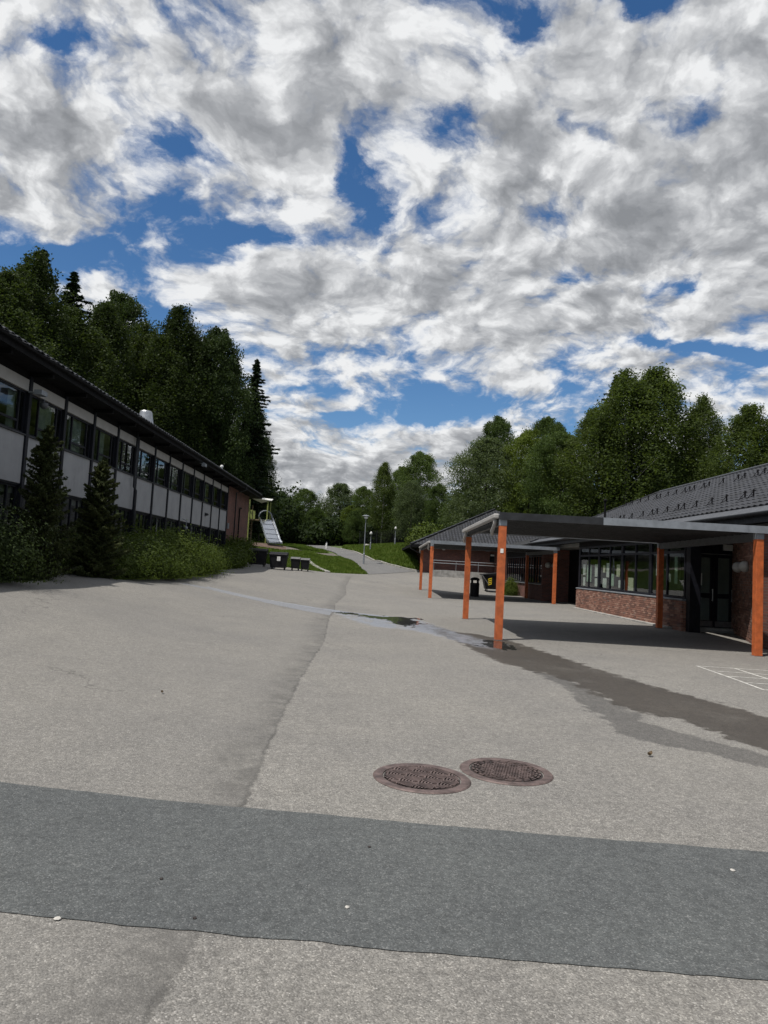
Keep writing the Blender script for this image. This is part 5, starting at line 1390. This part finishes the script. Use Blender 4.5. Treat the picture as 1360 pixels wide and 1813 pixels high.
# the deep wood behind them all, one mass
def far_wood():
    r = np.random.default_rng(44); Vs, Fs, o = [], [], 0
    spots = [(x, 122 + r.uniform(0, 14), r.uniform(7.5, 11.5)) for x in np.arange(-40, 30, 4.2)] + [(-30 + r.uniform(-4, 3), y, r.uniform(12, 16)) for y in np.arange(48, 110, 6)] + [(x, 92 + r.uniform(0, 10), r.uniform(9, 14)) for x in np.arange(14, 60, 5)]
    spots += [(-16 + r.uniform(-3, 3), y, r.uniform(7, 9)) for y in np.arange(84, 118, 5)] + [(40 + r.uniform(-3, 6), y, 12 + r.uniform(0, 4)) for y in np.arange(40, 90, 6)]
    spots += [(x, 101 + r.uniform(0, 5) + abs(x) * .05, r.uniform(2.6, 4.2)) for x in np.arange(-24, 14, 2.2)] + [(x, 112 + r.uniform(0, 5), r.uniform(4, 6.5)) for x in np.arange(-34, 24, 3)] + [(x, 86 + r.uniform(0, 5), r.uniform(2.5, 4)) for x in np.arange(8, 24, 2.5)]
    for x, y, h in spots:
        n = 1500; z0 = g(x, y)
        u = r.normal(size=(n, 3)); u /= np.linalg.norm(u, axis=1, keepdims=True); u *= (r.uniform(.25, 1, (n, 1)) ** .5)
        k = 1 + .25 * np.sin(u[:, :1] * 6 + x) * np.cos(u[:, 1:2] * 5 + y)
        P = u * k * np.array([3.4, 3.0, h * .56]) + np.array([x, y, z0 + h * .46])
        V, F = quads(P, u + r.normal(size=u.shape) * .6, .42 * r.uniform(.6, 1.3, n), 1.4, r)
        Vs.append(V); Fs.append(F + o); o += len(V)
    link('far_wood', np_mesh('far_wood', np.concatenate(Vs), np.concatenate(Fs), M['broad_leaf']), kind='stuff')
far_wood()

# conifers and shrubs in front of the panelled building
def place(kind, cm, tm, x, y, s, label, cat, group, name, dz=-.08):
    t = thing(name, (x, y, g(x, y) + dz), label, cat, group, random.uniform(0, 6.28))
    t.scale = s if isinstance(s, tuple) else (s, s, s)
    link(kind, cm, t)
    if tm: link('trunk', tm, t)
    return t
c1 = spruce('conifer', 4.0, 1.25, 'conifer_leaf', seed=21, layers=30, needle=.042, per=190, base=.0, up=.36, pw=.55)
c2 = spruce('conifer', 4.0, 1.25, 'conifer_leaf', seed=22, layers=30, needle=.042, per=200, base=.0, up=.36, dens=1.2, pw=.5)
place('crown', c1[1], c1[2], -7.75, 16.8, (.66, .66, .92), 'taller dark young spruce before the panels, nearest the left picture edge', 'conifer', 'young conifers by the panelled building', 'young_spruce')
place('crown', c2[1], c2[2], -7.35, 19.2, (.66, .66, .80), 'shorter dense young spruce at the end of the long hedge', 'conifer', 'young conifers by the panelled building', 'young_spruce')
def bush(seed, w, d, h, n, leaf, mat, spiky=.25):
    r = np.random.default_rng(seed)
    ncl = 110
    az = r.uniform(0, 6.28, ncl); el = np.arccos(r.uniform(-.05, 1, ncl)); f = r.uniform(.45, 1, ncl) ** .6
    Cc = np.stack([np.cos(az) * np.sin(el) * w / 2 * f, np.sin(az) * np.sin(el) * d / 2 * f, np.cos(el) * h * .86 * f + .08], 1)
    idx = r.integers(0, ncl, n); off = r.normal(size=(n, 3)) * .085 * (w + h)
    hh = r.uniform(0, 1, n) ** 3 * spiky
    P = Cc[idx] + off * np.array([1, 1, .8]); P[:, 2] += hh; P[:, 2] = np.maximum(P[:, 2], .02)
    nn = off / .2 + r.normal(size=P.shape) * .8 + np.array([0, 0, .3])
    V, F = quads(P, nn, leaf * r.uniform(.6, 1.3, n), 1.9, r)
    m = MB()
    for k in range(12):
        c = Cc[k]; m.tube([(c[0] * .12, c[1] * .12, -.1), (c[0] * .5, c[1] * .5, c[2] * .6), tuple(c)], [.02, .012, .005], 4, cap=False)
    return np_mesh('foliage', V, F, M[mat]), m.mesh('stem', M['bark'])
def shrub(b, x, y, s, label, group):
    t = thing('shrub', (x, y, g(x, y) - .05), label, 'shrub', group, random.uniform(0, 6.28)); t.scale = s
    link('foliage', b[0], t); link('stem', b[1], t)
yew = bush(31, 3.2, 2.8, 1.25, 60000, .036, 'dark_shrub', .3)
h1 = bush(32, 2.6, 2.4, 1.5, 34000, .048, 'hedge_leaf', .32); h2 = bush(33, 2.6, 2.4, 1.5, 34000, .048, 'hedge_leaf', .36)
lo = bush(34, 1.8, 1.6, .9, 9000, .075, 'hedge_leaf', .35)
shrub(yew, -8.35, 14.0, (.95, 1.0, .95), 'wide dark green spreading shrub at the left picture edge under the spruce', 'shrubs by the panelled building')
shrub(yew, -8.6, 11.2, (1, 1, .9), 'wide dark shrub at the left picture edge, nearer than the spruces', 'shrubs by the panelled building')
HL = ['first clump of the long hedge, beside the shorter young spruce', 'second clump of the hedge, a little taller, below the second window bay', 'third clump of the hedge, in the middle of its length', 'fourth clump of the hedge with loose shoots on top', 'fifth clump of the hedge, brighter green near its far end', 'last rounded clump at the far end of the hedge']
HP = [(-8.0, 20.9, .92), (-7.95, 22.7, 1.06), (-7.9, 24.6, 1.0), (-7.9, 26.7, 1.26), (-7.85, 28.9, 1.22), (-7.75, 30.6, .98)]
for i, ((x, y, s), lab) in enumerate(zip(HP, HL)): shrub((h1, h2)[i % 2], x, y, (1.0, 1.05, s * .74), 'bright green ' + lab, 'clumps of the hedge along the panelled building')
for i, (x, y, s, lab) in enumerate([(-8.45, 36.0, .9, 'low shrub just past the end of the hedge'), (-8.5, 38.8, .95, 'low shrub below the last window bays'), (-8.5, 41.6, .95, 'low shrub before the last white panel'), (-8.6, 44.2, 1.0, 'shrub at the foot of the brick corner'), (-9.0, 46.2, 1.25, 'yellow green shrub at the brick end, left of the bins'), (-9.1, 50.8, 1.1, 'yellow green shrub behind the leftmost bin')]):
    shrub(lo, x, y, (s, s, s), lab, 'low shrubs along the building')
shrub(lo, 9.35, 47.0, (.5, .5, .95), 'small brownish green shrub by the far brick window wall', None) if False else None
t_ = thing('shrub', (9.3, 46.6, g(9.3, 46.6)), 'small green shrub against the far low brick wall under the canopy', 'shrub'); t_.scale = (.45, .45, .9); link('foliage', lo[0], t_); link('stem', lo[1], t_)
t_ = thing('shrub', (5.6, 70.5, g(5.6, 70.5) - .1), 'bright yellow green shrub peeping over the far wing roof', 'shrub'); t_.scale = (1.9, 1.9, 2.2); link('foliage', lo[0], t_); link('stem', lo[1], t_)

# grass on the banks: blades and tall tufts, too many to count
def grass_field(name, n, region, h0, h1, seed):
    r = np.random.default_rng(seed)
    P = np.array(region, float); lo_, hi_ = P.min(0), P.max(0)
    x = r.uniform(lo_[0], hi_[0], n * 2); y = r.uniform(lo_[1], hi_[1], n * 2)
    k = poly_sd(x, y, region) < 0; x, y = x[k], y[k]
    z = gz(x, y) - .05; n = len(x); h = r.uniform(h0, h1, n); a = r.uniform(0, 6.28, n); w = .035 + h * .12
    ln = r.normal(size=(n, 2)) * h[:, None] * .35
    A = np.stack([x - np.cos(a) * w, y - np.sin(a) * w, z], 1); B = np.stack([x + np.cos(a) * w, y + np.sin(a) * w, z], 1)
    C = np.stack([x + ln[:, 0], y + ln[:, 1], z + h], 1)
    link(name, np_mesh(name, np.stack([A, B, C], 1).reshape(-1, 3), np.arange(3 * n).reshape(n, 3), M['grass_blade']), kind='stuff')
grass_field('lawn_grass', 60000, [(-3.1, 51.8), (-.2, 55.0), (-1.7, 62.5), (-2.9, 69.2), (-5.4, 62.7), (-7.2, 59.3), (-9.1, 58.2), (-9.1, 50.9), (-5, 50.9)], .06, .20, 51)
grass_field('bank_grass', 70000, [(4.1, 58.6), (2.65, 60), (1.3, 62), (-.1, 69.6), (-1.3, 75.3), (-3.5, 87), (-3.4, 92), (4, 92), (12, 88), (14, 73.5), (4.2, 73)], .12, .42, 52)
grass_field('meadow_grass', 30000, [(-8.6, 67), (-6.6, 70), (-4.4, 74.5), (-6.2, 85), (-9, 94), (-18, 100), (-18, 70)], .1, .3, 53)
